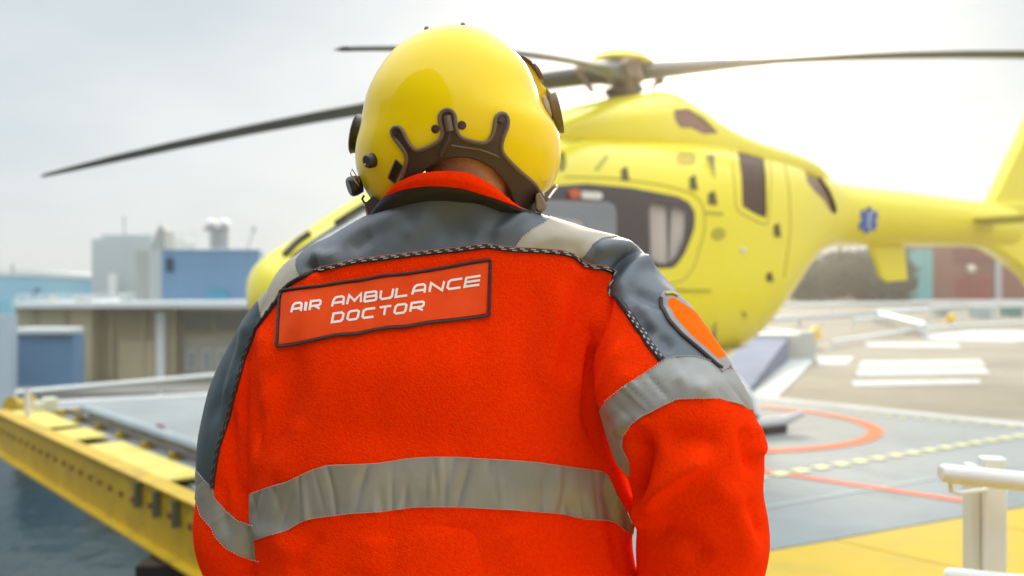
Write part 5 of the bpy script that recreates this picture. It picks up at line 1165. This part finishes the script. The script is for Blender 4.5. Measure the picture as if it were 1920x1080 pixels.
# inner liner
LV = GV.copy(); cen = np.array(Pp(862, 235, HDC)); LV = cen + (LV - cen) * .925
lq = proj(LV); p1_ = polyphi(lq, [(752, 400), (765, 350), (790, 318), (830, 298), (880, 294), (925, 314), (956, 352), (968, 400), (1000, 480), (740, 480)])
p2_ = np.maximum(polyphi(lq, face), -(LV[:, 1] - HDC * K - .02) * 2000); p3_ = -(395 - lq[:, 1])
lphi = np.where(LV[:, 1] < HDC * K, np.minimum(p1_, -(lq[:, 1] - 400)), np.minimum(p2_, -(lq[:, 1] - 400)))
V3, A3_, _, l_out = cut(LV, GT, {'n': GN}, lphi); sheet('helmet_liner', V3, l_out, A3_['n'], mat('liner_brown', (.03, .012, .01), .8), hel)
# strap with plastic tip on the middle prong
bd = MB(); bd.tube(trace(gtree, [(839, 218), (841, 232), (844, 246)], .0035, 3), .0052, 10); bd.build('strap_tip', M_BEAD, trim, True)
pts = trace(gtree, [(843, 246), (840, 262), (834, 276), (826, 290)], .0025, 3); pts += [Vector(Pp(820, 302, 1.35)), Vector(Pp(812, 316, 1.36)), Vector(Pp(806, 330, 1.37))]
bd = MB(); bd.tube(pts, .0036, 8); bd.build('strap', mat('strap_brown', (.075, .035, .026), .6), trim, True)
for c_, r_ in (((744, 250), 5.5), ((938, 224), 6.5)):
    p, n = ray(gtree, *c_, .002); bd = MB(); bd.cyl(p, p + n * .003, r_ / 1250, n=20); bd.build('prong_stud', mat('stud_brown', (.055, .03, .024), .4), trim, True)
def button(px, py, rpx, h_, name, m, n=24):
    p, nn = ray(gtree, px, py, -.001); b = MB(); r_ = rpx / 1260
    b.tube([p, p + nn * h_ * .8, p + nn * h_], [r_, r_, r_ * .82], n); return b.build(name, m, hel, True)
button(816.5, 242, 7, .0025, 'screw_plug', M_RUBBER); button(866, 235, 7.3, .0025, 'screw_plug', M_RUBBER)
kn = button(699, 300.5, 12.5, .012, 'round_knob', M_DARK); p, nn = ray(gtree, 697, 305.5, .0115); bd = MB(); bd.sphere(p, .0013, 8); bd.build('knob_dot', M_PRINT, kn, True)
pts = [ray(gtree, x, y, .0012)[0] for x, y in smoothpoly(resample([(743, 298), (757, 312), (741, 344), (728, 333)], 3, True), 1, True)]; nn = ray(gtree, 742, 320)[1]
bd = MB(); bd.prism(pts, -nn * .004); vp = bd.build('velcro_patch', mat('velcro_dark', (.018, .006, .006), .8), hel); bd = MB(); bd.tube(pts, .0009, 6, closed=True); bd.build('patch_edge', mat('velcro_edge', (.25, .15, .1), .6), vp, True)
# fittings at the crown
for x, y in ((800, 55), (868, 48)):
    p = Vector(Pp(x, y, HDC)); bd = MB(); bd.cyl(p - Vector((0, 0, .007)), p + Vector((0, 0, .001)), .0035, n=12); bd.sphere(p + Vector((0, 0, .001)), .0038, 10); bd.build('crown_stud', M_TAUPE, hel, True)
bd = MB(); bd.beam(Pp(870, 50, 1.42), Pp(890, 54, 1.42), .006, .0028); bd.build('crown_bar', M_TAUPE, hel)
# visor cover (yellow outer shell over the front) and visor
VV = []; ts = np.linspace(-1.25, 1.25, 40); 
for i, ph_ in enumerate(np.linspace(-.15, 1.25, 24)):
    for a in ts:
        VV.append(np.array(Pp(866, 235, HDC)) + np.array([.112 * math.sin(a) * math.cos(ph_ * .95), .05 + .125 * math.cos(a) * math.cos(ph_ * .9), .012 + .120 * math.sin(ph_)]))
VF = grid_faces(24, 40, False); o = npmesh('visor_cover', VV, VF, M_HELM, hel); md = o.modifiers.new('thickness', 'SOLIDIFY'); md.thickness = .004
def wedge(name, outline, d, dep, m, bev=.0015):
    bd = MB(); bd.prism([Pp(x, y, d) for x, y in outline], (0, dep, 0)); return bd.build(name, m, hel, bevel=bev)
# right side: visor crescent, rail pieces, ear cup disc
wedge('visor_side', [(978, 104), (992, 118), (1006, 138), (1017, 158), (1026, 168), (1027, 182), (1020, 190), (1006, 176), (995, 140)], 1.46, .05, M_HELM, .002)
wedge('visor_rail', [(975, 103), (984, 106), (997, 114), (1000, 122), (990, 118)], 1.45, .03, M_RUBBER); wedge('visor_rail', [(997, 119), (1003, 118), (1012, 128), (1021, 147), (1019, 149), (1009, 137)], 1.45, .03, mat('rail_brown', (.13, .08, .06), .5))
wedge('ear_cup_arm', [(1017, 180), (1023, 178), (1030, 192), (1036, 214), (1034, 222), (1022, 200)], 1.43, .03, mat('cup_cream', (.5, .42, .34), .5))
wedge('ear_cup_arm', [(1024, 163), (1029, 170), (1042, 182), (1045, 210), (1050, 240), (1046, 240), (1034, 216), (1030, 190)], 1.44, .035, M_TAUPE)
ax0 = Vector(Pp(1044, 212, 1.45)); dv = Vector((.975, 0, .22)).normalized()
bd = MB(); bd.tube([ax0 - dv * .008, ax0 - dv * .001, ax0 + dv * .004], [.022, .030, .031], 28); bd.build('ear_cup_disc', mat('cup_brown', (.15, .10, .08), .4), hel, True)
# left side: ear cup disc, microphone swivel, wire clip, connector
ax0 = Vector(Pp(668, 252, 1.45)); dv = Vector((-.98, 0, .2)).normalized()
bd = MB(); bd.tube([ax0 - dv * .014, ax0 - dv * .012, ax0, ax0 + dv * .003], [.022, .026, .028, .030], 28); bd.tube([ax0 + dv * .003, ax0 + dv * .005], [.030, .027], 28); bd.build('ear_cup_disc', M_DARK, hel, True)
bd = MB(); c_ = Vector(Pp(676, 345, 1.40)); dv2 = Vector((-.85, -.35, -.3)).normalized(); bd.tube([c_, c_ + dv2 * .008, c_ + dv2 * .015, c_ + dv2 * .018], [.0125, .0145, .0145, .012], 24); bd.build('microphone_swivel', M_DARK, hel, True)
bd = MB(); bd.tube([Pp(673, 349, 1.375), Pp(657, 326, 1.375), Pp(660, 317, 1.375), Pp(672, 335, 1.375), Pp(674, 342, 1.375)], .0009, 6); bd.build('wire_clip', M_BRASS, hel, True)
bd = MB(); bd.tube([Pp(683, 366, 1.38), Pp(679, 373, 1.38), Pp(683, 380, 1.38), Pp(690, 381, 1.38)], .0016, 8); bd.build('cable_loop', M_DARK, hel, True)
wedge('connector_block', [(683, 382), (699, 367), (716, 378), (700, 400), (691, 404)], 1.36, .03, mat('block_brown', (.055, .035, .035), .4), .001)
wedge('connector_tab', [(683, 385), (687, 388), (692, 402), (690, 408), (687, 405)], 1.365, .01, M_BRASS, .0005)
# right bottom: chin strap bracket and buckle
wedge('strap_bracket', [(1004, 364), (1012, 360), (1027, 385), (1022, 394), (1010, 396), (1005, 392)], 1.35, .03, mat('bracket_taupe', (.28, .20, .13), .45), .002)
bd = MB(); bd.tube([Pp(1018, 380, 1.36), Pp(1030, 366, 1.37), Pp(1041, 351, 1.39)], .0035, 8); bd.build('strap', mat('webbing', (.13, .09, .07), .7), hel, True)
bd = MB(); bd.tube([Pp(1028, 372, 1.355), Pp(1036, 361, 1.36), Pp(1043, 352, 1.37)], .0022, 6); bd.sphere(Pp(1042, 350, 1.37), .0042, 8); bd.build('buckle', M_METAL, hel, True)
bd = MB(); bd.tube([Pp(1012, 394, 1.36), Pp(1013, 400, 1.365), Pp(1018, 396, 1.365)], .0018, 6); bd.build('buckle', M_METAL, hel, True)

# ---- thin bright air between the viewer and the far shore
hz = bpy.data.materials.new('haze_air'); hz.use_nodes = True; t_ = hz.node_tree; t_.nodes.clear()
pv = t_.nodes.new('ShaderNodeVolumePrincipled'); pv.inputs['Color'].default_value = (1, .96, .91, 1); pv.inputs['Density'].default_value = .0020; pv.inputs['Anisotropy'].default_value = .94
o_ = t_.nodes.new('ShaderNodeOutputMaterial'); t_.links.new(pv.outputs[0], o_.inputs['Volume'])
b = MB(); b.box((0, 100, 2.5), (800, 420, 21)); hzo = b.build('haze', hz); tag(hzo, 'thin pale air over the harbour', kind='stuff')
SC.cycles.volume_bounces = 2
